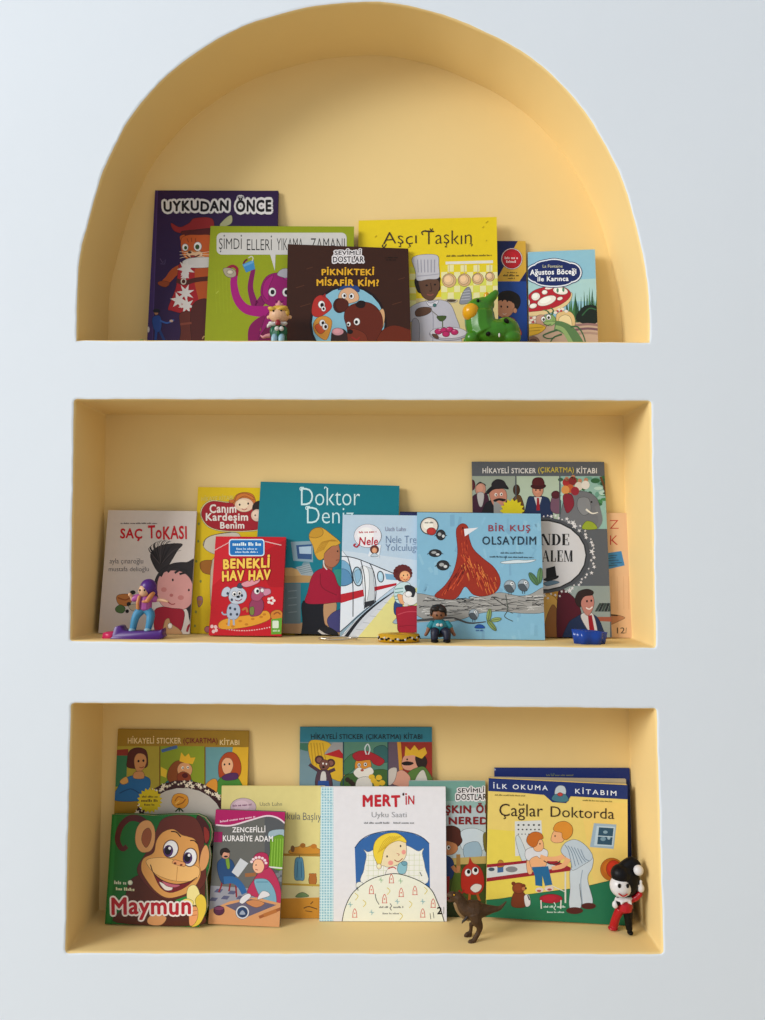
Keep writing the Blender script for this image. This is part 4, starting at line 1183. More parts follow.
a.c([(556, 240), (560, 185), (590, 148), (630, 150), (655, 190), (655, 240), (630, 265), (570, 265)], '#9a3d18'); a.c([(570, 200), (585, 172), (612, 175), (622, 205), (608, 238), (582, 240)], '#d09c76'); a.c([(545, 330), (560, 265), (600, 250), (645, 262), (662, 330)], '#3d762c'); a.c([(570, 258), (600, 240), (640, 240), (640, 265), (590, 272)], '#4a2450')
a.many(); a.e(583, 200, 4, 5, '#1a1010'); a.e(605, 198, 4, 5, '#1a1010'); a.done(); a.c([(500, 290), (530, 265), (550, 275), (545, 330), (500, 330)], '#c4822c')
a.many(); a.s([(292, 118), (292, 320)], 5, '#6a4c10', 0); a.s([(495, 120), (495, 320)], 5, '#6a4c10', 0); a.done()
a.g('title_panel')
a.e(395, 455, 215, 185, '#33181c'); a.e(395, 460, 182, 155, '#b0a9a1'); sticker_stars(a, 395, 458, 200, 170, -170, -10, 44, 3, '#cfc3ae', 1.1)
a.c([(345, 370), (355, 338), (385, 330), (415, 342), (420, 372), (400, 396), (365, 394)], '#c58428'); a.many(); a.s([(360, 365), (375, 345), (400, 352)], 5, '#8e4e16'); a.s([(370, 382), (395, 372), (408, 355)], 5, '#8e4e16'); a.s([(362, 378), (380, 362)], 4, '#e0ac50', 0); a.done(); a.many()
for x in (362, 380, 398): a.s([(380, 395), (x, 412)], 6, '#2a3a1c', 0)
a.done()
a.star(247, 362, 58, 47, 18, '#bca614'); a.lines(212, 340, 282, 9, '#4a3a14', 3); a.lines(208, 356, 286, 12, '#4a3a14', 5); a.lines(222, 376, 272, 9, '#4a3a14', 7)
a.g('title_lettering')
a.t('HİKAYELİ STICKER', 148, 72, 388, 106, '#cdb583', .02); a.t('(ÇIKARTMA)', 398, 80, 552, 112, '#6a2018', .015); a.t('KİTABI', 562, 82, 650, 112, '#cdb583', .02)
fin()

# --- blue sticker book
a, fin = book('mavi', 'picture_book', 'tall blue sticker book with mouse, cat in red hat and king', '#2b7084', 1.2)
a.sheet(290, 720, 4.78).g('cover_illustration')
a.r(40, 105, 253, 900, '#6a858f'); a.r(258, 105, 466, 900, '#4d7867'); a.r(470, 105, 690, 900, '#8a2a20')
a.p([(45, 110), (90, 110), (85, 150), (45, 140)], '#3a6a58'); a.c([(90, 105), (180, 105), (215, 150), (255, 180), (255, 290), (180, 270), (110, 225)], '#cba329'); a.p([(160, 165), (205, 108), (255, 108), (255, 175)], '#8e8e90'); a.p([(165, 165), (235, 140), (255, 165), (255, 185)], '#a62024')
a.many()
for k in range(5): a.s([(100 + 14 * k, 110), (110 + 16 * k, 215)], 4, '#a8811c', 0)
a.done()
a.many(); a.e(140, 190, 22, 21, '#46292a'); a.e(195, 205, 21, 20, '#46292a'); a.done(); a.many(); a.e(140, 191, 13, 13, '#7a5048'); a.e(195, 206, 12, 12, '#7a5048'); a.done()
a.c([(140, 215), (155, 190), (180, 195), (190, 220), (170, 240), (150, 238)], '#6a4339'); a.e(160, 225, 6, 5, '#140e0e'); a.many(); a.e(158, 208, 4, 5, '#e0dcd8'); a.e(174, 210, 4, 5, '#e0dcd8'); a.done()
a.s([(140, 245), (110, 225), (92, 212)], 16, '#46303c'); a.s([(180, 250), (215, 235)], 16, '#46303c', 0); a.c([(125, 320), (130, 250), (160, 238), (190, 250), (200, 330)], '#4a3540'); a.c([(145, 300), (150, 250), (170, 250), (172, 300)], '#c4c0bc'); a.p([(135, 290), (185, 290), (190, 330), (130, 330)], '#2a4a8c')
a.c([(258, 200), (300, 160), (330, 180), (300, 240), (258, 260)], '#3d6a4a'); a.c([(400, 140), (440, 120), (466, 140), (466, 200), (420, 190)], '#2e5c5c'); a.c([(258, 270), (330, 250), (466, 240), (466, 330), (258, 330)], '#3a5a2c')
a.c([(310, 215), (325, 180), (360, 172), (385, 195), (385, 240), (350, 262), (318, 250)], '#c5802c'); a.c([(305, 245), (330, 225), (352, 235), (385, 225), (400, 250), (370, 275), (330, 278), (308, 262)], '#d4cfc6'); a.e(345, 240, 8, 6, '#a04a3c'); eye(a, 330, 215, 8, '#1a1412'); eye(a, 360, 212, 8, '#1a1412')
a.c([(298, 168), (330, 148), (375, 150), (420, 170), (452, 195), (430, 218), (400, 210), (380, 190), (320, 195)], '#981f2a'); a.s([(365, 165), (358, 135), (372, 115), (382, 140), (374, 165)], 6, '#b9c4c8'); a.c([(318, 330), (325, 280), (380, 275), (390, 330)], '#c8c4bc')
a.many()
for x, y in ((400, 290), (425, 275), (440, 300), (415, 305), (390, 272)): a.e(x, y, 15, 13, '#cda62c')
for x, y in ((290, 295), (275, 285), (300, 305)): a.e(x, y, 12, 12, '#2c221c')
a.done()
a.p([(470, 105), (515, 105), (530, 330), (470, 330)], '#5a4a58'); a.p([(512, 105), (530, 105), (545, 330), (528, 330)], '#c08a2c')
a.c([(535, 220), (540, 180), (565, 162), (610, 165), (630, 200), (615, 235), (560, 240)], '#c28a74'); a.c([(600, 175), (640, 170), (655, 200), (640, 235), (612, 225)], '#2a1c18'); a.c([(535, 205), (560, 198), (590, 205), (575, 215), (545, 215)], '#1d1412'); a.p([(548, 172), (552, 125), (575, 145), (595, 120), (615, 145), (645, 130), (655, 158), (630, 185), (590, 168)], '#cb9f2a')
a.c([(555, 320), (560, 260), (600, 230), (650, 230), (690, 330)], '#4f6e34'); a.c([(595, 330), (605, 270), (640, 240), (660, 330)], '#bcb8ae'); a.c([(480, 290), (510, 250), (540, 240), (575, 275), (560, 320), (500, 310)], '#c28c78'); a.c([(470, 240), (510, 230), (500, 290), (470, 310)], '#b9b0a8'); a.e(560, 188, 4, 5, '#1a1010')
a.many(); a.s([(255, 105), (255, 900)], 5, '#24424a', 0); a.s([(468, 105), (468, 900)], 5, '#24424a', 0); a.done()
a.g('title_lettering')
a.t('HİKAYELİ STICKER (ÇIKARTMA) KİTABI', 100, 60, 632, 98, '#16272f', .012)
fin()

# --- navy book behind the doctor book
a, fin = book('laci', 'picture_book', 'plain navy book standing farthest back behind yellow doctor book', '#16296a', 1.15)
a.sheet(475, 760, 4.371).g('cover_illustration')
a.lines(312, 62, 432, 8, '#6a7050', 4); a.lines(330, 58, 350, 5, '#5a7050', 2); a.e(85, 42, 5, 5, '#b9c0d0'); a.many(); a.s([(82, 40), (82, 700)], 3, '#22367c', 0); a.done()
fin()
a, fin = book('gri', 'picture_book', 'cream-grey book wedged between plain navy book and yellow doctor book', '#b3a890', 1.1)
a.sheet(475, 760, 4.371).g('cover_illustration'); a.s([(60, 92), (660, 100)], 4, '#9c927c', 0)
fin()

# --- duck book
a, fin = book('ordek', 'picture_book', 'narrow teal and white book with round red bird, beside white bedtime book', '#a9b6ba', 1.15)
a.sheet(430, 770, 5.83).g('cover_illustration')
a.r(-150, 60, 360, 185, '#6b978d'); a.p([(-150, 185), (360, 175), (360, 215), (-150, 240)], '#8aa9a4'); a.c([(180, 360), (260, 340), (330, 380), (320, 460), (240, 480), (180, 450)], '#bcc8d0'); a.c([(200, 440), (280, 420), (300, 500), (210, 520)], '#8fa8b8')
a.p([(-150, 530), (360, 500), (360, 560), (-150, 580)], '#b39a58'); a.p([(-150, 560), (360, 545), (360, 900), (-150, 900)], '#38471a')
a.c([(130, 640), (140, 590), (170, 560), (200, 600), (195, 700), (150, 760), (120, 720)], '#465a1e'); a.c([(60, 720), (140, 740), (180, 780), (180, 900), (60, 900)], '#24341a')
a.s([(165, 492), (166, 600)], 24, '#96703c', 0)
a.c([(60, 380), (80, 335), (130, 325), (172, 345), (180, 385), (188, 415), (165, 445), (150, 440), (130, 420), (60, 430)], '#491f15'); a.c([(50, 430), (100, 415), (150, 430), (162, 460), (140, 488), (100, 496), (50, 490)], '#b2744a'); eye(a, 108, 452, 12, '#1a1010', 2, 0); a.c([(50, 500), (100, 500), (135, 530), (140, 600), (115, 640), (50, 640)], '#1e3668'); a.p([(50, 620), (115, 620), (110, 760), (50, 760)], '#7c1c22'); a.s([(130, 560), (155, 590), (168, 560)], 22, '#b2744a')
a.c([(310, 380), (335, 360), (360, 370), (360, 480), (320, 470)], '#6e6426')
a.c([(180, 660), (186, 590), (215, 552), (255, 545), (295, 570), (315, 630), (312, 690), (280, 725), (215, 722), (188, 700)], '#a6271b'); a.p([(222, 556), (232, 505), (246, 535), (262, 552)], '#a6271b'); a.s([(200, 700), (180, 720), (170, 700)], 12, '#8e2018'); a.many(); a.s([(232, 720), (228, 770)], 14, '#9a4a1c', 0); a.s([(275, 720), (290, 765)], 14, '#9a4a1c', 0); a.done()
eye(a, 222, 598, 19, '#140c0c', 3, -5); eye(a, 264, 588, 20, '#140c0c', 2, -5); a.c([(235, 690), (262, 664), (300, 672), (292, 700), (262, 714)], '#d2cfca')
a.g('title_lettering')
a.t('SEVİMLİ', 162, 97, 316, 134, '#231d1f', .02, lg, jig=.03); a.t('DOSTLAR', 152, 138, 330, 176, '#231d1f', .02, lg, jig=.03)
a.t('ŞAŞKIN', 10, 205, 240, 266, '#781a1c', .04, jig=.02); a.t('ÖRDEK', 268, 190, 470, 252, '#781a1c', .04); a.t('NEREDE', 108, 272, 378, 318, '#781a1c', .04, jig=.02)
fin()

# --- pale yellow school book
a, fin = book('okul', 'picture_book', 'pale yellow book with a toy shelf drawing, behind red-bonnet book', '#c3b87a', 1.4)
a.sheet(200, 780, 5.885).g('cover_illustration')
a.e(255, 160, 76, 54, '#b19aa4'); a.lines(192, 145, 305, 12, '#6a3a5a', 4, -8)
a.p([(400, 600), (800, 620), (800, 700), (400, 700)], '#bdb68c'); a.p([(400, 700), (800, 688), (800, 900), (400, 900)], '#b37c2a')
a.p([(470, 432), (800, 438), (800, 452), (470, 446)], '#9a7228'); a.c([(530, 432), (545, 400), (580, 392), (600, 378), (625, 395), (660, 385), (690, 400), (720, 432)], '#b57c28'); a.many(); a.e(605, 385, 16, 14, '#8e5a20'); a.e(670, 390, 18, 14, '#a86a24'); a.e(545, 405, 12, 20, '#6a4a2a'); a.done()
a.c([(560, 470), (585, 455), (606, 470), (614, 580), (586, 590), (556, 578)], '#4d7d98'); a.many(); a.s([(575, 480), (570, 575)], 4, '#2f5a78', 0); a.s([(595, 480), (598, 575)], 4, '#2f5a78', 0); a.s([(585, 440), (585, 462)], 4, '#3a3a30', 0); a.done()
a.c([(640, 600), (645, 560), (662, 550), (682, 560), (685, 605), (660, 625)], '#9e602b'); a.many(); a.e(648, 556, 8, 8, '#9e602b'); a.e(678, 556, 8, 8, '#9e602b'); a.done(); a.s([(480, 612), (800, 624)], 12, '#a88a34', 0); a.c([(565, 690), (580, 668), (610, 662), (640, 685)], '#5f7850')
a.many(); a.s([(610, 755), (640, 745), (690, 760)], 5, '#4a3420'); a.s([(650, 730), (665, 715)], 5, '#4a3420', 0); a.s([(620, 770), (660, 775)], 4, '#4a3420', 0); a.done()
a.g('title_lettering'); a.t('Usch Luhn', 352, 130, 482, 152, '#7a7458', 0); a.t('Okula', 470, 190, 590, 232, '#4a4f5c', -.01); a.t('Başlıyor', 606, 192, 760, 250, '#4a4f5c', -.01)
fin()

# --- die-cut monkey book
mk = [(100, 85), (250, 85), (340, 92), (440, 85), (600, 85), (645, 105), (675, 145), (686, 190), (682, 235), (668, 275), (676, 330), (670, 400), (650, 470), (655, 560), (658, 640), (640, 690), (612, 748), (58, 730)]
a, fin = book('maymun', 'board_book', 'die-cut green board book with a big grinning monkey and banana', '#155c22', 1.3, gloss=True, outline=((95, 800, 5.885), mk))
a.sheet(95, 800, 5.885).g('cover_illustration')
a.p([(112, 92), (128, 92), (92, 722), (70, 722)], '#1d6a2c')
a.s([(310, 150), (262, 112), (200, 110), (150, 160), (132, 235), (160, 288), (188, 272)], 42, '#4a1512', 6, 26)
a.c([(600, 95), (640, 112), (670, 155), (678, 200), (668, 250), (655, 260), (600, 200)], '#3c1414'); a.c([(640, 160), (668, 180), (672, 230), (648, 250)], '#7a241c')
a.c([(180, 560), (210, 470), (300, 440), (420, 520), (560, 560), (640, 470), (650, 560), (645, 660), (605, 738), (130, 722), (160, 640)], '#4a2012')
a.c([(250, 430), (300, 310), (360, 180), (395, 115), (470, 90), (560, 95), (610, 130), (642, 220), (640, 320), (655, 420), (640, 500), (560, 560), (400, 580)], '#57241a')
a.c([(238, 250), (245, 170), (280, 125), (325, 125), (352, 175), (350, 250), (325, 300), (270, 305)], '#c68f58'); a.c([(275, 240), (285, 185), (315, 165), (332, 195), (325, 245), (300, 280)], '#8c4c2c')
a.c([(612, 400), (625, 310), (650, 265), (668, 290), (672, 340), (655, 395), (628, 418)], '#c48a56')
a.c([(345, 310), (362, 240), (400, 190), (460, 172), (510, 205), (545, 215), (590, 235), (612, 300), (612, 370), (622, 420), (612, 470), (570, 530), (500, 565), (420, 575), (350, 530), (290, 450), (272, 400), (285, 345)], '#c88e4c')
a.c([(300, 360), (360, 340), (440, 345), (520, 380), (600, 390), (616, 430), (590, 470), (520, 480), (440, 470), (350, 430)], '#d9a866'); a.s([(486, 392), (482, 440), (478, 478)], 4, '#b07c44')
a.c([(330, 385), (350, 440), (400, 478), (470, 496), (540, 488), (590, 462), (550, 500), (500, 530), (440, 545), (390, 520), (355, 460)], '#6c1a20'); a.c([(378, 482), (420, 500), (455, 508), (450, 530), (410, 528)], '#d9d0c6'); a.c([(395, 475), (450, 492), (500, 500), (470, 515), (420, 505)], '#b05a6a')
a.s([(326, 380), (345, 430), (400, 475), (480, 496), (560, 480), (600, 455)], 5, '#3a1610')
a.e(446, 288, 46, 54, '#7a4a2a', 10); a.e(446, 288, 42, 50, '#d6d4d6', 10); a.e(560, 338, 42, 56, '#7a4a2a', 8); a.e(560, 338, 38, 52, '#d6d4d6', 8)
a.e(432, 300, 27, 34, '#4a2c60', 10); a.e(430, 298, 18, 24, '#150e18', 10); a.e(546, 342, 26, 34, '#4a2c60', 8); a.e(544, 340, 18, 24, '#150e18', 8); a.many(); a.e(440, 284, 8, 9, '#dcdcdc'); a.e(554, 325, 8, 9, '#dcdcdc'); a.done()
a.many(); a.s([(448, 185), (480, 190), (505, 218)], 7, '#2c120c'); a.s([(560, 238), (585, 240), (603, 258)], 6, '#2c120c'); a.done()
a.c([(455, 370), (470, 352), (500, 360), (530, 370), (528, 390), (490, 385)], '#d2905c'); a.many(); a.e(472, 372, 8, 6, '#5c2618'); a.e(508, 382, 8, 6, '#5c2618'); a.done()
a.c([(310, 700), (350, 670), (420, 690), (390, 735), (320, 732)], '#c48c5a'); a.p([(470, 590), (540, 565), (545, 595), (500, 600)], '#1d7a34')
a.c([(540, 560), (550, 515), (585, 500), (610, 530), (620, 590), (585, 620), (550, 600)], '#ddcb86'); a.c([(505, 600), (540, 580), (580, 600), (560, 640), (520, 630)], '#d9c662'); a.c([(590, 590), (620, 555), (650, 580), (655, 640), (635, 700), (608, 735), (570, 745), (575, 700), (605, 660)], '#cdb03a'); a.c([(560, 640), (600, 630), (605, 690), (580, 735), (555, 730)], '#d4905c'); a.many(); a.s([(565, 655), (600, 650)], 4, '#9a5a34', 0); a.s([(565, 680), (600, 676)], 4, '#9a5a34', 0); a.done()
a.g('title_lettering')
a.t('Maymun', 96, 572, 566, 706, '#a31b26', .03, [('#dcd2cc', .075)], jig=.02, slope=0)
a.lines(114, 474, 186, 20, '#bcbfa8', 4, 4); a.e(208, 486, 15, 15, '#bcbfa8'); a.lines(124, 512, 234, 18, '#c8c6a0', 8, 6)
fin()

# --- gingerbread book
a, fin = book('zence', 'picture_book', 'small thick book with a magenta top band and woman in red bonnet baking', '#5a5a56', 1.3, spine='r', gloss=True)
a.sheet(200, 780, 5.885).g('cover_illustration')
a.p([(380, 190), (500, 190), (500, 700), (380, 640)], '#4b4d50'); a.p([(40, 620), (330, 640), (330, 760), (30, 780)], '#86868f'); a.many()
for x, y in ((100, 640), (180, 650), (140, 680), (230, 680), (70, 690), (190, 712)): a.p([(x, y), (x + 36, y + 4), (x + 20, y + 24), (x - 18, y + 20)], '#4f506a')
a.done()
a.c([(412, 300), (498, 292), (500, 338), (410, 342)], '#8da1aa'); a.c([(418, 345), (495, 335), (496, 520), (405, 505), (412, 420)], '#5d881d'); a.many()
for k in range(5): a.s([(428 + 15 * k, 345), (418 + 17 * k, 510)], 5, '#7fa83a', 0)
a.done(); a.s([(405, 512), (498, 520)], 9, '#c4c2bc', 0); a.many()
for x, y in ((455, 560), (480, 545), (478, 585), (450, 600)): a.e(x, y, 17, 14, '#6a6c70')
a.done()
a.many(); a.s([(118, 560), (128, 610), (110, 660)], 9, '#7c2026'); a.s([(180, 600), (170, 655)], 9, '#7c2026', 0); a.s([(210, 610), (215, 690)], 9, '#7c2026', 0); a.s([(265, 560), (330, 555)], 22, '#8a5a34', 0); a.done()
a.c([(100, 500), (118, 468), (150, 458), (190, 475), (208, 530), (200, 580), (140, 612), (112, 570)], '#214068'); a.c([(150, 462), (170, 462), (176, 515), (160, 520)], '#6a8a2c'); a.e(150, 440, 25, 24, '#b4806a'); a.c([(118, 430), (125, 408), (155, 400), (176, 420), (165, 428), (140, 425), (128, 445)], '#221917'); a.e(152, 450, 12, 6, '#221917')
a.s([(140, 590), (200, 590), (240, 625), (262, 668)], 44, '#28588a', 5, 34); a.p([(186, 542), (238, 460), (284, 490), (224, 572)], '#b7babe')
a.c([(278, 660), (320, 580), (370, 520), (410, 515), (440, 550), (470, 620), (482, 730), (440, 740), (330, 690)], '#a42b4d'); a.c([(318, 595), (350, 580), (400, 590), (440, 650), (448, 725), (400, 715), (350, 680)], '#6d98a9'); a.s([(330, 600), (400, 600)], 6, '#527e92', 0)
a.c([(312, 480), (325, 440), (362, 425), (398, 440), (406, 485), (395, 520), (365, 520)], '#9e234b'); a.c([(310, 505), (325, 470), (360, 470), (378, 505), (365, 540), (335, 548), (316, 530)], '#d8a484'); a.many()
for k in range(7): an = R(200 + 25 * k); a.e(345 + 44 * math.cos(an), 495 + 40 * math.sin(an), 9, 8, '#d2bcc0')
a.e(330, 500, 4, 4, '#2a1612'); a.done(); a.s([(325, 525), (340, 530)], 4, '#8e2a28', 0)
a.p([(30, 775), (180, 712), (330, 690), (485, 728), (485, 880), (30, 860)], '#be895c'); a.p([(148, 738), (300, 700), (450, 735), (280, 805)], '#585266'); a.c([(270, 720), (320, 705), (380, 725), (330, 750)], '#b4774b')
a.c([(232, 715), (250, 685), (285, 668), (300, 685), (270, 715), (248, 728)], '#c8c6c8'); a.c([(338, 700), (365, 655), (400, 660), (410, 680), (370, 695)], '#c8c6c8')
a.e(112, 768, 32, 28, '#4b2139'); a.e(112, 755, 30, 12, '#6d3450'); a.s([(348, 808), (478, 756)], 18, '#8b502b', 0); a.s([(375, 797), (450, 768)], 22, '#a0622f', 0)
a.e(250, 778, 40, 40, '#b8bbc3'); a.e(250, 778, 30, 30, '#233759'); a.c([(232, 790), (250, 765), (268, 790)], '#8a96aa')
a.g('title_panel'); a.c([(85, 170), (300, 165), (510, 170), (512, 262), (460, 224), (390, 208), (300, 232), (190, 266), (85, 262)], '#9b1455'); a.s([(92, 264), (180, 268), (290, 238), (390, 211), (455, 222), (500, 254)], 9, '#cdbcc4')
a.lines(118, 238, 326, 12, '#d0a8bc', 6, -30); a.p([(80, 305), (132, 305), (130, 366), (78, 366)], '#8e1450')
a.g('title_lettering'); a.t('ZENCEFİLLİ', 190, 268, 385, 308, '#d6d3d2', .02); a.t('KURABİYE ADAM', 135, 315, 430, 360, '#d6d3d2', .02, slope=2)
fin()

# --- white bedtime book
a, fin = book('mert', 'picture_book', 'white book with checked blue spine strip and blond child asleep in bed', '#c8c7cc', 1.45)
a.sheet(310, 775, 5.1).g('cover_illustration')
a.p([(40, 55), (119, 55), (119, 760), (40, 760)], '#7ea9b8'); a.many()
for k in range(5): a.s([(58 + 14 * k, 55), (57 + 14 * k, 760)], 4.5, '#b9cdd3', 0)
for k in range(50): a.s([(40, 66 + 14 * k), (119, 66 + 14 * k)], 4.5, '#b9cdd3', 0)
a.done()
a.p([(228, 372), (262, 330), (320, 300), (420, 284), (520, 296), (575, 320), (608, 350), (612, 600), (236, 600)], '#2b5892')
a.s([(228, 372), (262, 330), (320, 300), (420, 284), (520, 296), (575, 320), (608, 350)], 4, '#1a2c48')
pil = [(274, 380), (300, 392), (360, 362), (430, 350), (500, 362), (552, 388), (580, 374), (572, 402), (586, 470), (580, 560), (280, 560), (276, 480), (288, 410)]
a.c(pil, '#d8d9ca'); a.many()
for k in range(11): a.s([(298 + 26 * k, 400), (296 + 26 * k, 548)], 2, '#b4bb9a', 0)
for k in range(6): a.s([(286, 410 + 26 * k), (576, 408 + 26 * k)], 2, '#b4bb9a', 0)
a.done()
a.c([(235, 555), (250, 545), (270, 552), (262, 580), (240, 580)], '#c9ccc6')
a.c([(395, 480), (430, 462), (470, 475), (480, 520), (390, 520)], '#dccdc6'); a.s([(398, 478), (425, 470), (440, 480)], 5, '#b03a3a')
a.c([(345, 470), (340, 420), (365, 360), (420, 318), (478, 325), (492, 370), (486, 420), (450, 455), (400, 470), (370, 462)], '#e3c19e')
a.c([(322, 385), (335, 335), (380, 302), (440, 296), (482, 322), (490, 345), (450, 335), (408, 352), (378, 385), (368, 430), (355, 462), (332, 430)], '#d6b637'); a.many()
for k in range(6): a.s([(345 + 8 * k, 400 - 6 * k), (375 + 12 * k, 340 - 2 * k), (410 + 12 * k, 312)], 3, '#b08f22')
a.done()
a.e(352, 466, 12, 14, '#e3c19e'); a.many(); a.e(411, 448, 13, 12, '#d5887e'); a.e(478, 393, 11, 12, '#d5887e'); a.done(); a.many(); a.e(393, 415, 4, 6, '#2a1c18'); a.e(462, 362, 4, 6, '#2a1c18'); a.done(); a.s([(442, 400), (455, 404), (450, 412)], 3, '#a8604c'); a.s([(430, 432), (450, 442), (472, 425)], 4, '#8e3a34')
a.c([(445, 478), (455, 450), (480, 442), (495, 460), (485, 500), (455, 502)], '#7aa6b2'); a.c([(465, 445), (488, 440), (496, 455), (478, 462)], '#5f8e9e')
bl = [(160, 770), (175, 690), (205, 620), (245, 575), (310, 532), (380, 510), (440, 503), (510, 520), (575, 550), (622, 590), (650, 650), (672, 705), (690, 770)]
a.p([tuple(q) for q in catmull(bl, 5)], '#cfd2c2'); a.s(bl, 4, '#23241f'); a.many()
for x, y, k in ((313, 585, 0), (465, 600, 0), (535, 590, 0), (380, 632, 0), (628, 655, 0), (228, 705, 0), (575, 705, 0), (415, 530, 0), (362, 535, 1), (462, 540, 1), (445, 645, 1), (575, 645, 1), (315, 700, 1), (205, 660, 1), (398, 592, 2), (510, 660, 2), (275, 655, 2), (588, 590, 2), (462, 720, 2), (235, 620, 2)):
    if k == 0:
        a.s([(x - 10, y + 22), (x - 9, y - 4), (x, y - 24), (x + 9, y - 4), (x + 10, y + 22)], 3.5, '#b0443c'); a.s([(x - 14, y + 20), (x + 14, y + 20)], 3, '#b0443c', 0); a.e(x, y, 4, 4, '#c46a5c')
    elif k == 1:
        c = '#6f9aa0' if x % 2 else '#7fa07a'; a.s([(x - 12, y), (x + 12, y)], 3, c, 0); a.s([(x, y - 14), (x, y + 14)], 3, c, 0); a.s([(x - 7, y - 8), (x + 7, y + 8)], 2, c, 0)
    else: a.s([(x - 6, y - 18), (x + 10, y - 2), (x - 4, y + 18)], 3.5, '#b9a83c')
a.done(); a.many(); a.s([(332, 605), (338, 635), (352, 660)], 3.5, '#23241f'); a.s([(612, 705), (616, 735)], 3, '#23241f', 0); a.s([(628, 700), (632, 730)], 3, '#23241f', 0); a.s([(560, 495), (570, 515)], 3, '#23241f', 0); a.s([(242, 570), (245, 590)], 3, '#23241f', 0); a.done()
a.lines(352, 668, 402, 10, '#6a6a66', 3); a.lines(424, 668, 476, 10, '#6a6a66', 5); a.s([(408, 655), (416, 668), (408, 678), (416, 690)], 4, '#5a5a58'); a.lines(370, 701, 456, 9, '#6a6a66', 7)
a.g('title_lettering')
a.t('MERT', 268, 98, 460, 164, '#a71b28', .04, jig=.04, seed=3); a.t('İN', 486, 92, 532, 152, '#a71b28', .015, jig=.03); a.e(476, 98, 5, 8, '#33181a')
a.t('Uyku Saati', 314, 188, 492, 224, '#8a8b8f', -.004); a.lines(275, 239, 405, 9, '#77787c', 3); a.lines(425, 239, 534, 9, '#77787c', 6)
a.t('2', 648, 672, 672, 710, '#161616', .03); a.s([(682, 672), (680, 708)], 3, '#8a8a8a', 0)
fin()

# --- yellow doctor book
a, fin = book('caglar', 'picture_book', 'yellow book with a navy banner, doctor examining a boy on bench', '#d2ba66', 1.25)
a.sheet(475, 760, 4.371).g('cover_illustration')
a.p([(30, 300), (300, 320), (300, 620), (30, 640)], '#d2be4c'); a.p([(460, 180), (720, 190), (720, 540), (520, 540)], '#d6b866')
a.c([(0, 630), (120, 605), (250, 585), (360, 570), (470, 555), (600, 525), (740, 500), (740, 740), (0, 740)], '#1e6847')
a.e(598, 478, 50, 50, '#ad5f1b'); a.e(606, 476, 32, 38, '#b4331e')
a.p([(174, 268), (290, 264), (298, 412), (176, 420)], '#c2c4c2'); a.many()
for j in range(3):
    for i in range(5 + j): a.e(190 + i * (90 / (4 + j)), 284 + 20 * j, 5 - j, 4 - j * .8, '#2a2a2a')
a.done()
a.c([(178, 350), (190, 330), (215, 380), (228, 430), (205, 440)], '#b6c0c4')
a.p([(520, 276), (618, 282), (606, 388), (502, 380)], '#8ca1b1'); a.p([(532, 288), (612, 292), (602, 378), (520, 374)], '#a9bac4'); a.p([(542, 294), (606, 298), (598, 372), (534, 368)], '#2a485c'); a.many(); a.e(570, 315, 10, 7, '#7c96a4'); a.e(560, 345, 12, 9, '#6a8696'); a.e(585, 340, 7, 8, '#8ba2ae'); a.done(); a.s([(536, 332), (602, 336)], 4, '#a9bac4', 0)
a.p([(36, 470), (250, 448), (250, 500), (36, 522)], '#c0c0be'); a.many(); a.e(72, 478, 14, 8, '#3a4a56'); a.p([(98, 468), (124, 465), (124, 490), (98, 493)], '#3a5a86'); a.e(160, 478, 26, 13, '#77777a'); a.done(); a.c([(98, 468), (104, 440), (120, 440), (126, 464)], '#a9742a')
a.p([(36, 458), (330, 428), (418, 470), (418, 484), (36, 534), (36, 518), (300, 482), (300, 442), (36, 472)], '#8c1c27'); a.p([(300, 446), (380, 470), (300, 482)], '#b9b9b4'); a.s([(395, 488), (395, 625)], 7, '#c4c2b8', 0); a.s([(332, 548), (392, 575)], 4, '#c4c2b8', 0)
a.c([(225, 445), (240, 440), (250, 490), (238, 500), (228, 485)], '#d69e70'); a.c([(236, 405), (260, 385), (305, 388), (318, 430), (300, 475), (250, 478)], '#d69e70'); a.c([(222, 395), (250, 382), (300, 388), (318, 400), (314, 425), (285, 430), (270, 420), (248, 428), (235, 440), (220, 425)], '#c6c6ca')
a.p([(248, 468), (320, 464), (338, 545), (306, 550), (294, 505), (294, 552), (264, 548), (262, 510)], '#1e5c88'); a.many(); a.e(282, 568, 18, 11, '#c9b9b4'); a.e(324, 562, 20, 11, '#c9b9b4'); a.done(); a.many(); a.e(280, 572, 10, 5, '#a04a44'); a.e(326, 566, 10, 5, '#a04a44'); a.done()
a.c([(250, 365), (262, 345), (292, 348), (300, 378), (288, 398), (262, 396)], '#d69e70'); a.c([(226, 358), (232, 330), (258, 314), (288, 320), (298, 342), (280, 350), (268, 375), (248, 380)], '#b35f1f'); a.many(); a.e(284, 366, 3, 4, '#2a1610'); a.done()
a.s([(410, 405), (370, 428), (320, 432), (285, 420)], 24, '#d69e70', 4, 16); a.s([(300, 440), (330, 455), (360, 452), (372, 440)], 4, '#20282a')
a.c([(418, 478), (470, 455), (514, 425), (512, 470), (492, 520), (515, 622), (470, 632), (456, 540), (464, 642), (414, 646), (416, 560)], '#b6bfc6'); a.s([(470, 480), (462, 540), (470, 630)], 4, '#8896a4')
a.c([(378, 385), (400, 358), (440, 348), (485, 375), (514, 425), (470, 460), (425, 482), (418, 445), (380, 408)], '#acb8c2'); a.many()
for k in range(6): a.s([(392 + 14 * k, 370 + 4 * k), (410 + 14 * k, 400 + 6 * k), (424 + 15 * k, 470 - 6 * k)], 3.5, '#6f8294')
a.done()
a.s([(408, 430), (385, 462), (335, 474)], 24, '#d69e70', 4, 16)
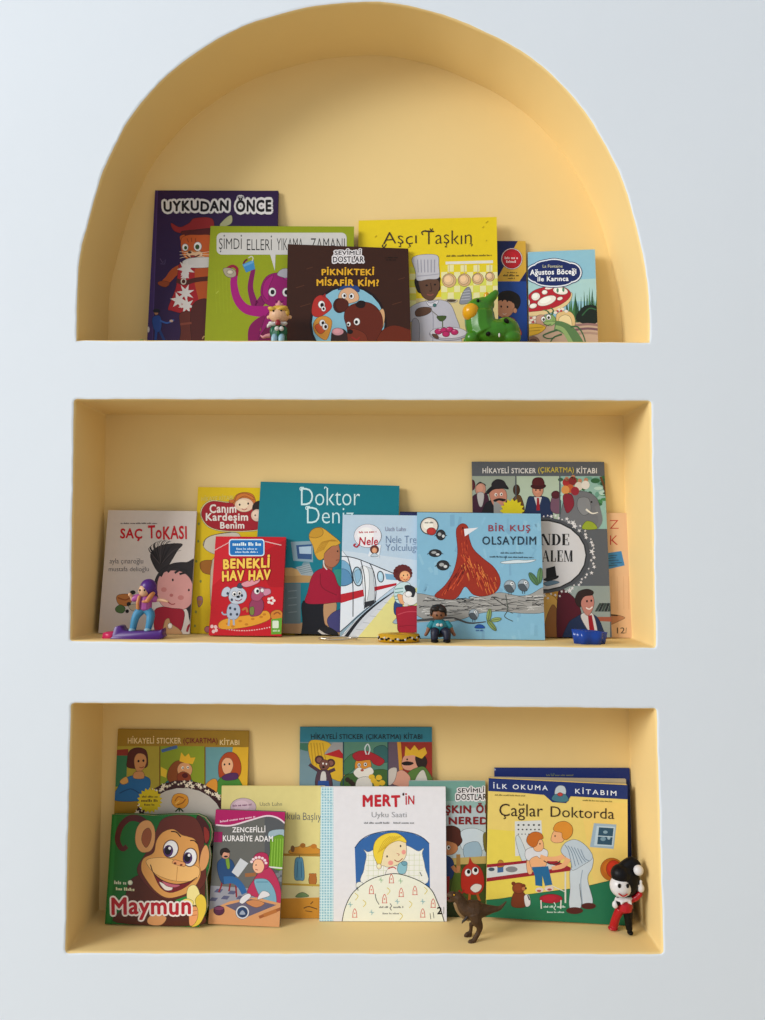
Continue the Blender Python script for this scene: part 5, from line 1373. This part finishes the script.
a.c([(332, 345), (345, 310), (375, 300), (392, 325), (385, 355), (360, 362), (340, 358)], '#d69e70'); a.c([(342, 300), (358, 275), (395, 268), (424, 290), (424, 325), (400, 348), (382, 340), (378, 318), (352, 312)], '#c6802a'); a.many(); a.e(350, 332, 3, 4, '#2a1610'); a.done()
a.many(); a.e(435, 658, 37, 15, '#491c18'); a.e(496, 638, 32, 14, '#491c18'); a.done()
a.c([(162, 640), (165, 590), (190, 565), (220, 590), (222, 640)], '#6b3017'); a.e(190, 560, 27, 24, '#7a381a'); a.many(); a.e(168, 540, 9, 9, '#6b3017'); a.e(212, 550, 9, 9, '#6b3017'); a.e(214, 562, 10, 8, '#a8683c'); a.e(222, 560, 4, 4, '#120c0a'); a.done(); a.c([(215, 595), (235, 590), (242, 630), (222, 640)], '#c9c6c4'); a.s([(230, 590), (238, 612)], 5, '#20282a', 0)
a.e(332, 606, 50, 20, '#971b2b'); a.many(); a.s([(288, 612), (290, 650)], 6, '#c4c0b8', 0); a.s([(376, 612), (374, 650)], 6, '#c4c0b8', 0); a.done()
a.lines(300, 636, 342, 9, '#b9ccc0', 3); a.lines(358, 636, 402, 9, '#b9ccc0', 5); a.lines(315, 660, 390, 8, '#b9ccc0', 7); a.s([(345, 622), (352, 636), (345, 646), (352, 656)], 4, '#b9ccc0')
a.g('title_banner')
a.p([(40, 70), (720, 108), (720, 174), (560, 166), (418, 158), (398, 188), (338, 184), (302, 152), (200, 143), (40, 134)], '#192b64')
a.c([(350, 130), (365, 112), (390, 115), (398, 140), (385, 165), (352, 160)], '#aab4ba'); a.c([(335, 172), (350, 150), (395, 150), (408, 178), (370, 184)], '#3e6a78'); a.e(372, 150, 12, 8, '#a83a34')
a.t('İLK OKUMA', 80, 96, 318, 124, '#cfd4dc', .01, slope=9, gap=.16); a.t('KİTABIM', 438, 118, 618, 146, '#cfd4dc', .01, slope=10, gap=.16)
a.g('title_lettering')
a.t('Çağlar', 106, 188, 296, 262, '#2b1b15', -.005, slope=3); a.t('Doktorda', 330, 202, 608, 248, '#2b1b15', -.005, slope=10)
a.lines(86, 149, 218, 6, '#7a6a34', 3, 4); a.lines(470, 172, 600, 6, '#7a6a34', 5, 6)
fin()

# ================================================================== toys
class Toy:
    """a small figure; shapes are given on a tracing sheet (x right, y down) plus a depth towards the back"""
    def __init__(self, name, label, cat, loc, base, unit, sheet):
        self.root = empty(name, loc, label, cat)
        self.bx, self.by = base; self.u = unit; self.ox, self.oy, self.sc = sheet

    def pt(self, x, y, d=0.0):
        return Vector(((x / self.sc + self.ox - self.bx) * self.u, d / self.sc * self.u, (self.by - y / self.sc - self.oy) * self.u))

    def k(self, v): return v / self.sc * self.u

    def part(self, name, shapes, mat, parent=None, fuse=0.0, label=None):
        bm = bmesh.new()
        for s in shapes: s(bm)
        bmesh.ops.recalc_face_normals(bm, faces=bm.faces)
        me = bpy.data.meshes.new(name); bm.to_mesh(me); bm.free()
        me.materials.append(mat)
        me.polygons.foreach_set('use_smooth', [True] * len(me.polygons))
        o = bpy.data.objects.new(name, me); COL.objects.link(o)
        o.parent = parent or self.root
        if fuse:
            r = o.modifiers.new('fuse', 'REMESH'); r.mode = 'VOXEL'; r.voxel_size = fuse; r.use_smooth_shade = True
            sm = o.modifiers.new('soften', 'SMOOTH'); sm.factor = .5; sm.iterations = 3
        if label: o['label'] = label
        return o

    def ball(self, x, y, d, rx, ry=None, rd=None, rot=0, tilt=0):
        ry = rx if ry is None else ry; rd = rx if rd is None else rd
        c = self.pt(x, y, d); s = (self.k(rx), self.k(rd), self.k(ry))
        def f(bm):
            m = Matrix.Translation(c) @ Matrix.Rotation(R(rot), 4, 'Y') @ Matrix.Rotation(R(tilt), 4, 'X') @ Matrix.Diagonal((*s, 1))
            bmesh.ops.create_uvsphere(bm, u_segments=20, v_segments=12, radius=1, matrix=m)
        return f

    def tube(self, pts, radii, seg=12):
        P = [self.pt(*p) for p in pts]
        n = 6 if len(P) > 2 else 2
        Q = [Vector(q) for q in catmull([tuple(p) for p in P], n)]
        rr = [self.k(r) for r in radii] if hasattr(radii, '__len__') else [self.k(radii)] * len(P)
        def f(bm):
            rings = []
            m = len(Q)
            for i, q in enumerate(Q):
                t = (Q[min(i + 1, m - 1)] - Q[max(i - 1, 0)]).normalized()
                a = t.cross(Vector((0.13, 0.9, 0.41))).normalized(); b = t.cross(a).normalized()
                w = i / (m - 1) * (len(rr) - 1); j = min(int(w), len(rr) - 2); r = rr[j] + (rr[j + 1] - rr[j]) * (w - j)
                rings.append([bm.verts.new(q + a * r * math.cos(6.2832 * k / seg) + b * r * math.sin(6.2832 * k / seg)) for k in range(seg)])
            for i in range(m - 1):
                for k in range(seg):
                    bm.faces.new((rings[i][k], rings[i][(k + 1) % seg], rings[i + 1][(k + 1) % seg], rings[i + 1][k]))
            for ring, q, sgn in ((rings[0], Q[0], -1), (rings[-1], Q[-1], 1)):
                t = (Q[1] - Q[0]).normalized() if sgn < 0 else (Q[-1] - Q[-2]).normalized()
                r = rr[0] if sgn < 0 else rr[-1]
                c = bm.verts.new(q + t * sgn * r * .75)
                for k in range(seg): bm.faces.new((ring[k], ring[(k + 1) % seg], c))
        return f

    def slab(self, pts, d0, d1, smooth=0):
        pts = [tuple(q) for q in catmull(pts, smooth, True)] if smooth else pts
        def f(bm):
            A = [bm.verts.new(self.pt(x, y, d0)) for x, y in pts]; B = [bm.verts.new(self.pt(x, y, d1)) for x, y in pts]
            n = len(pts)
            bm.faces.new(A); bm.faces.new(list(reversed(B)))
            for i in range(n): bm.faces.new((A[i], B[i], B[(i + 1) % n], A[(i + 1) % n]))
        return f


def plastic(name, col, rough=.35, gain=.92): return material(name, col, rough, .4, gain, noise=.04, nscale=120.0)

P = {n: plastic('toy_' + n, c, r) for n, c, r in (
    ('skin', '#d9ab86', .45), ('blond', '#d0a63c', .4), ('green_coat', '#0f5a3e', .4), ('white', '#cfcac6', .4), ('rose', '#8a1020', .4),
    ('sky', '#8fb4c4', .4), ('pink', '#d08a90', .45), ('black', '#15130f', .35), ('leaf', '#3a7a14', .28), ('snout', '#dc9f0e', .25),
    ('purple', '#4a1a78', .35), ('hot_pink', '#d02a60', .3), ('mauve', '#a8509a', .4), ('orange', '#c8804a', .4), ('denim', '#3f86ae', .45),
    ('brown_skin', '#8a5a3e', .5), ('teal', '#1c7f8c', .5), ('navy', '#141830', .5), ('ring_yellow', '#c9980c', .4), ('boat', '#123f98', .2),
    ('dino', '#402818', .5), ('dino_belly', '#8a6c46', .5), ('dino_dark', '#261a14', .5), ('red', '#b3131f', .25), ('mask', '#dcd8d8', .3),
    ('hood', '#121014', .3), ('bead_green', '#3f7a3a', .3), ('bead_cream', '#cfc090', .3), ('bead_red', '#a83a48', .3), ('brown_hair', '#1a120e', .5))}
P['black'] = material('toy_black', '#100e0c', .5, .15)
P['hood'] = material('toy_black_hood', '#0d0b0e', .45, .18)
P['dino'] = material('mottled_brown_rubber', '#46301c', .55, .25, 1.0, noise=.45, nscale=170.0, bump=.4, bscale=420.0)
P['silver'] = material('brushed_silver', '#c9bfae', .28, .5, 1.1, metal=1.0)

# --- blond figurine on the top ledge
t = Toy('figurine', 'little blond figurine in green coat holding a red rose', 'figurine', (-0.1602, 0.022, 1.6049), (277.0, 344.03), .001527, (255, 290, 17))
T = t
body = t.part('coat', [t.tube([(405, 930, 30), (405, 780, 30), (405, 620, 30)], [150, 135, 95]), t.ball(310, 700, 10, 62, 100, 70), t.ball(495, 700, 10, 55, 100, 70), t.ball(405, 880, 40, 155, 60, 120)], P['green_coat'], fuse=.0007)
head = t.part('head', [t.ball(405, 425, 20, 172, 138, 150), t.ball(222, 455, 30, 30, 32, 26), t.ball(590, 450, 30, 30, 32, 26)], P['skin'], fuse=.0007)
t.part('hair', [t.ball(405, 350, 50, 172, 102, 155), t.ball(300, 345, -70, 80, 40, 60, 20), t.ball(470, 335, -80, 95, 42, 60, -15), t.ball(545, 395, -30, 40, 60, 60)], P['blond'], head, fuse=.0007)
t.part('hair_tuft', [t.tube([(405, 265, 30), (405, 215, 25), (400, 170, 20)], [62, 38, 12]), t.ball(360, 235, 20, 24, 20, 24), t.ball(450, 235, 20, 24, 20, 24)], P['pink'], head, fuse=.0006)
t.part('eye', [t.ball(325, 385, -116, 15, 18, 8)], P['black'], head); t.part('eye', [t.ball(455, 380, -116, 15, 18, 8)], P['black'], head)
t.part('scarf', [t.ball(300, 585, -40, 72, 34, 50, 20), t.ball(495, 585, -40, 62, 32, 50, -15), t.tube([(270, 590, -30), (235, 610, -30), (215, 640, -20)], [34, 30, 14]), t.ball(400, 575, -30, 120, 28, 70)], P['white'], fuse=.0006)
t.part('rose', [t.ball(405, 590, -125, 46, 54, 40), t.ball(390, 610, -140, 26, 30, 22), t.ball(425, 600, -140, 24, 30, 22)], P['rose'])
for x in (388, 465): t.part('hand', [t.ball(x, 690, -125, 40, 40, 34), t.tube([(x - 20, 672, -150), (x + 20, 668, -152)], 10), t.tube([(x - 20, 700, -152), (x + 22, 698, -154)], 10)], P['white'], fuse=.0005)
t.part('rose_stem', [t.tube([(410, 640, -130), (410, 780, -120)], 10)], P['bead_green'])
for x in (343, 462): t.part('leg', [t.tube([(x, 800, -60), (x, 850, -110), (x, 925, -110)], [48, 54, 52])], P['sky'])
t.part('fox_tail', [t.tube([(250, 770, 20), (190, 780, 10), (140, 800, 0), (95, 770, 0)], [40, 32, 24, 8])], P['pink'])

# --- green bouncing animal
t = Toy('bouncing_horse', 'shiny green rubber bouncing horse with a yellow muzzle', 'toy', (0.1682, 0.036, 1.6037), (492.0, 347.12), .001545, (455, 280, 10.2))
t.part('body', [t.ball(400, 540, 0, 270, 138, 165), t.ball(520, 525, 0, 140, 145, 150), t.ball(245, 330, 0, 150, 150, 125), t.tube([(250, 340, 0), (262, 450, 0), (300, 540, 0)], [150, 158, 170]),
                t.ball(300, 250, 10, 108, 82, 105), t.ball(165, 612, -75, 72, 70, 72), t.ball(560, 606, -75, 100, 76, 80), t.ball(165, 612, 95, 72, 70, 72), t.ball(560, 606, 95, 100, 76, 80), t.tube([(330, 225, -40), (385, 175, -50), (422, 128, -40)], [50, 46, 28])], P['leaf'], fuse=.0012)
t.part('muzzle', [t.ball(160, 345, -62, 90, 88, 105, 15)], P['snout'])
t.part('ear', [t.tube([(335, 165, 70), (335, 120, 75), (335, 105, 75)], [26, 30, 20])], P['snout'])
t.part('spot', [t.ball(318, 592, -158, 24, 22, 40)], P['black']); t.part('spot', [t.ball(505, 455, -132, 22, 32, 40, -35)], P['black'])
t.part('eye', [t.ball(225, 240, -108, 16, 18, 14)], P['black'])
t.part('valve', [t.ball(428, 605, -160, 10, 22, 16)], P['white'])

# --- string of tiny beads
t = Toy('bead_bracelet', 'tiny bracelet of green, cream and red beads on the ledge', 'bracelet', (-0.3540, 0.015, 1.6056), (148.0, 342.39), .001518, (130, 325, 19.1))
cols = ['bead_green', 'bead_green', 'bead_cream', 'bead_cream', 'bead_red', 'bead_cream', 'white', 'white', 'bead_green', 'bead_cream', 'bead_red', 'bead_cream', 'bead_green', 'bead_cream']
for i in range(14):
    an = R(200 + 360 * i / 14)
    hgt = (62, 50, 30)[i] if i < 3 else 22
    shp = [t.ball(345 + 150 * math.cos(an), 332 - hgt * .5, 70 + 110 * math.sin(an), 24, hgt * .5 + 4, 24)]
    t.part('bead', shp, P[cols[i]])
t.part('cord', [t.tube([(345 + 150 * math.cos(R(20 * k)), 320, 70 + 110 * math.sin(R(20 * k))) for k in range(19)], 6, 6)], P['bead_cream'])

# --- skateboarding girl
t = Toy('skater_figurine', 'purple-helmeted girl figurine riding a purple and pink board', 'figurine', (-0.3631, 0.031, 1.1597), (142.0, 638.6), .001500, (100, 570, 9.56))
deck = t.part('board', [t.slab([(160, 655), (150, 630), (165, 560), (185, 535), (225, 535), (245, 565), (300, 580), (580, 580), (615, 560), (618, 610), (590, 655)], -75, 75, 3)], P['purple'])
deck.modifiers.new('bevel', 'BEVEL').width = .0012
t.part('board_nose', [t.slab([(58, 655), (50, 625), (62, 595), (150, 590), (175, 600), (175, 655)], -55, 55, 3)], P['hot_pink'])
t.part('trousers', [t.tube([(420, 370, 0), (370, 420, -20), (345, 480, -25), (325, 570, -15)], [45, 42, 36, 30]), t.tube([(440, 370, 0), (490, 420, -10), (490, 490, -20), (470, 570, -10)], [45, 42, 36, 30]), t.ball(430, 368, 0, 70, 35, 50)], P['denim'], fuse=.0006)
for x in (322, 470): t.part('shoe', [t.ball(x, 572, -25, 32, 20, 46)], P['sky'])
t.part('jacket', [t.tube([(435, 375, 0), (440, 310, 0), (445, 260, 0)], [62, 62, 45]), t.tube([(400, 270, 0), (350, 270, -10), (318, 285, -15)], [40, 36, 26]), t.tube([(480, 265, 0), (525, 280, 0), (550, 285, 0)], [42, 34, 24])], P['mauve'], fuse=.0006)
t.part('straps', [t.tube([(385, 370, -60), (385, 310, -66), (395, 250, -50)], 16), t.tube([(470, 300, -62), (500, 250, -40), (520, 220, -10)], [20, 24, 18]), t.ball(450, 300, -62, 30, 14, 14)], P['orange'], fuse=.0006)
t.part('arm', [t.tube([(320, 285, -15), (310, 250, -30), (300, 240, -40)], [18, 16, 14]), t.ball(300, 236, -40, 16, 18, 14)], P['skin'])
t.part('arm', [t.tube([(550, 287, 0), (600, 290, -10), (650, 300, -20)], [18, 15, 12]), t.ball(655, 302, -20, 14, 10, 14)], P['skin'])
h = t.part('head', [t.ball(428, 200, -15, 52, 62, 52), t.ball(392, 205, -50, 12, 12, 12)], P['skin'], fuse=.0006)
t.part('helmet', [t.ball(462, 165, 12, 78, 78, 74), t.tube([(500, 180, 10), (520, 225, 15), (518, 240, 15)], [40, 30, 20])], P['purple'], h)
for x in (402, 445): t.part('eye', [t.ball(x, 192, -62, 8, 10, 6)], P['black'], h)

# --- small flat silver bangle
t = Toy('bangle', 'thin silver bangle lying flat before teal doctor book', 'bangle', (-0.0654, 0.036, 1.1562), (339.0, 640.0), .001503, (300, 615, 10.93))
ring = [(410 + 205 * math.cos(R(15 * k)), 252 + 5 * math.sin(R(45 * k)), 90 * math.sin(R(15 * k))) for k in range(25)]
t.part('band', [t.tube(ring, 10, 8)], P['silver'])
for x in (210, 612): t.part('end_bead', [t.ball(x, 254, 0, 15, 14, 15)], P['white'])

# --- yellow spotted ring
t = Toy('spotted_ring', 'flat yellow ring with black and white spotted side, lying on shelf', 'ring', (0.0239, 0.027, 1.1552), (398.5, 641.7), .001496, (370, 595, 7.65))
def ring_band(R0, R1, y0, y1, rd=.55, flare=1.0):
    def f(bm):
        n = 40; L = []
        for (r, y) in ((R0 * flare, y0), (R0, y1), (R1, y1), (R1 * flare, y0)):
            L.append([bm.verts.new(t.pt(222 + r * math.cos(6.2832 * k / n), y, r * rd * math.sin(6.2832 * k / n))) for k in range(n)])
        for a_, b_ in zip(L, L[1:] + L[:1]):
            for k in range(n): bm.faces.new((a_[k], a_[(k + 1) % n], b_[(k + 1) % n], b_[k]))
    return f
t.part('band', [ring_band(158, 130, 300, 354, .62, 1.0), ring_band(150, 20, 296, 312, .62)], P['ring_yellow'])
rg = random.Random(3)
for i in range(26):
    an = R(-175 + 170 * i / 25)
    x, d = 222 + 158 * math.cos(an), 158 * .62 * math.sin(an)
    t.part('spot', [t.ball(x, 322 + rg.uniform(-10, 18), d, rg.uniform(7, 12), rg.uniform(6, 10), rg.uniform(5, 8))], P['black'] if i % 3 else P['white'])

# --- sitting boy doll
t = Toy('boy_doll', 'small black-haired boy doll in teal shirt sitting before blue bird book', 'doll', (0.0834, 0.040, 1.1546), (438.0, 640.3), .001512, (370, 595, 7.65))
t.part('shirt', [t.tube([(538, 280, 20), (538, 230, 15), (538, 200, 10)], [62, 66, 50]), t.tube([(485, 205, 10), (455, 245, 0)], [24, 24]), t.tube([(592, 205, 10), (620, 245, 0)], [24, 24])], P['teal'], fuse=.0006)
h = t.part('head', [t.ball(528, 140, 5, 55, 48, 48), t.ball(538, 190, 10, 24, 16, 24), t.ball(472, 148, 15, 10, 14, 10), t.ball(586, 148, 15, 10, 14, 10)], P['brown_skin'], fuse=.0006)
t.part('hair', [t.ball(528, 112, 22, 64, 46, 54), t.ball(500, 100, -25, 32, 20, 26), t.ball(555, 105, -25, 34, 22, 26), t.ball(580, 125, 5, 14, 32, 30), t.ball(476, 125, 5, 14, 30, 30)], P['brown_hair'], h, fuse=.0006)
for x in (512, 545): t.part('eye', [t.ball(x, 147, -42, 6, 8, 5)], P['black'], h)
t.part('shirt_print', [t.ball(520, 218, -50, 14, 12, 8), t.ball(545, 220, -50, 12, 12, 8)], P['white'])
for x, s in ((495, -1), (582, 1)):
    t.part('leg', [t.tube([(520 + 18 * s, 290, 10), (x, 270, -60), (x + 4 * s, 330, -75)], [32, 34, 26])], P['navy'])
    t.part('shoe', [t.ball(x + 2 * s, 336, -92, 30, 13, 34)], P['black'])
    t.part('arm', [t.tube([(538 + 82 * s, 245, 0), (538 + 98 * s, 280, -10), (538 + 112 * s, 300, -20)], [18, 14, 12])], P['brown_skin'])

# --- blue scalloped mould
t = Toy('plastic_mould', 'small blue plastic mould with scalloped sides on shelf corner', 'mould', (0.3103, 0.031, 1.1517), (589.0, 643.9), .001503, (560, 615, 9.56))
def scallop(bm):
    n = 72; L = []
    def rad(an, top): return 1 + .10 * math.cos(6 * an)
    for (k0, y, th) in ((.86, 278, 1.0), (1.0, 166, 1.0), (.90, 166, 1.0), (.78, 266, 1.0), (.0, 266, 1.0)):
        L.append([bm.verts.new(t.pt(285 + 158 * k0 * rad(6.2832 * k / n, 1) * math.cos(6.2832 * k / n), y + (.10 * 158 * math.cos(6.2832 * k / n) - 14 if y < 200 else 0), 95 * k0 * rad(6.2832 * k / n, 1) * math.sin(6.2832 * k / n))) for k in range(n)])
    for a_, b_ in zip(L, L[1:]):
        for k in range(n): bm.faces.new((a_[k], a_[(k + 1) % n], b_[(k + 1) % n], b_[k]))
    bm.faces.new(list(reversed(L[0])))
    bmesh.ops.remove_doubles(bm, verts=bm.verts, dist=1e-6)
t.part('mould_body', [scallop], P['boat'])
t.part('handle', [t.ball(250, 262, 0, 60, 10, 40)], P['boat'])

# --- standing dinosaur
t = Toy('dinosaur_figure', 'brown two-legged dinosaur figure standing with its tail raised', 'dinosaur', (0.1349, 0.040, 0.7137), (473.0, 938.8), .00147, (440, 880, 10.93))
t.part('body', [
    t.tube([(120, 185, 0), (190, 190, 0), (225, 235, 0), (270, 300, 0), (350, 330, 0), (420, 330, 0), (480, 330, 0), (570, 322, 0), (660, 308, 0), (735, 235, 0)], [30, 58, 64, 86, 108, 104, 70, 42, 22, 5]),
    t.ball(130, 165, 0, 52, 32, 42, 0), t.tube([(150, 160, 0), (100, 168, 0), (82, 172, 0)], [36, 26, 18]), t.tube([(160, 215, 0), (115, 228, 0), (88, 228, 0)], [24, 18, 12]),
    t.tube([(375, 350, -45), (395, 420, -60), (425, 480, -62), (415, 540, -62), (385, 590, -66), (355, 640, -70)], [78, 62, 40, 26, 28, 26]), t.tube([(370, 628, -70), (320, 640, -75), (300, 642, -78)], [26, 24, 14]), t.ball(330, 655, -90, 40, 14, 30),
    t.tube([(350, 360, 45), (370, 430, 55), (395, 470, 58), (370, 500, 55), (340, 520, 55)], [70, 56, 36, 26, 26]), t.tube([(345, 500, 55), (345, 560, 55), (330, 640, 55)], [22, 20, 22]), t.tube([(345, 600, 55), (300, 620, 50), (275, 640, 48)], [20, 24, 16]), t.ball(310, 654, 50, 42, 14, 32)],
    P['dino'], fuse=.0007)
t.part('belly', [t.tube([(172, 250, 0), (205, 318, 0), (255, 372, 0), (325, 412, 0)], [30, 40, 48, 44])], P['dino_belly'])
t.part('arm', [t.tube([(300, 360, -62), (270, 395, -75), (238, 420, -78)], [20, 15, 12]), t.tube([(240, 420, -78), (230, 440, -82)], [9, 5])], P['dino_dark'], fuse=.0006)
t.part('arm', [t.tube([(300, 360, 58), (262, 400, 62), (228, 432, 60)], [20, 14, 9])], P['dino_dark'])
t.part('eye', [t.ball(150, 150, -38, 9, 9, 8)], P['snout'])
t.part('back_ridge', [t.tube([(200, 160, 0), (245, 220, 0), (300, 250, 0), (380, 250, 0), (450, 268, 0), (520, 292, 0)], [10, 16, 18, 18, 14, 8])], P['dino_dark'])
for x, d in ((298, -98), (305, -75), (318, -58)): t.part('claw', [t.tube([(x + 10, 650, d), (x - 12, 662, d - 4)], [9, 3])], P['dino_dark'])

# --- clown figurine
t = Toy('clown_figurine', 'small clown figurine with white face, black hood and red sleeve', 'figurine', (0.3691, 0.055, 0.7134), (626.0, 933.7), .001495, (595, 845, 10.73))
h = t.part('head', [t.ball(275, 440, 0, 122, 118, 105)], P['mask'])
t.part('hood', [t.ball(337, 405, 36, 158, 168, 116), t.ball(280, 315, 10, 112, 100, 104), t.tube([(300, 290, 30), (380, 215, 30), (420, 200, 20), (470, 240, 0)], [80, 66, 56, 40]), t.tube([(400, 440, 40), (400, 520, 40)], [50, 30])], P['hood'], h, fuse=.0009)
t.part('pompom', [t.ball(452, 255, -48, 54, 56, 50)], P['mask'], h)
for x in (228, 318): t.part('eye', [t.ball(x, 400, -96, 17, 24, 12)], P['black'], h)
t.part('smile', [t.tube([(220, 482, -96), (265, 505, -106), (312, 486, -100)], 7, 8)], P['red'], h)
t.part('tunic', [t.tube([(320, 700, 20), (320, 640, 20), (310, 570, 20)], [85, 80, 58]), t.tube([(370, 600, 20), (430, 570, 0), (480, 510, -20)], [36, 34, 30])], P['red'], fuse=.0007)
t.part('collar', [t.ball(300, 575, 0, 95, 22, 75, -6)] + [t.tube([(310 + 78 * math.cos(R(60 * k)), 585, 5 + 60 * math.sin(R(60 * k))), (310 + 112 * math.cos(R(60 * k)), 608, 5 + 86 * math.sin(R(60 * k)))], [28, 5]) for k in range(6)], P['mask'], fuse=.0007)
t.part('glove', [t.ball(482, 455, -25, 38, 46, 34), t.tube([(482, 430, -25), (482, 375, -28)], [18, 15]), t.tube([(462, 440, -30), (445, 415, -34)], [14, 12])], P['mask'], fuse=.0006)
t.part('sleeve', [t.tube([(258, 590, 10), (230, 610, -10), (215, 630, -15)], [36, 34, 30])], P['black'])
t.part('glove', [t.ball(202, 632, -20, 32, 40, 30), t.tube([(190, 605, -25), (210, 585, -25)], [12, 10])], P['mask'], fuse=.0006)
t.part('leg', [t.tube([(345, 690, 10), (350, 790, 0), (355, 900, -10)], [62, 44, 34]), t.ball(358, 922, -30, 32, 22, 48)], P['black'], fuse=.0007)
t.part('leg', [t.tube([(270, 690, 10), (236, 790, 50), (218, 905, 92)], [50, 44, 48]), t.ball(204, 926, 80, 55, 24, 50)], P['red'], fuse=.0007)
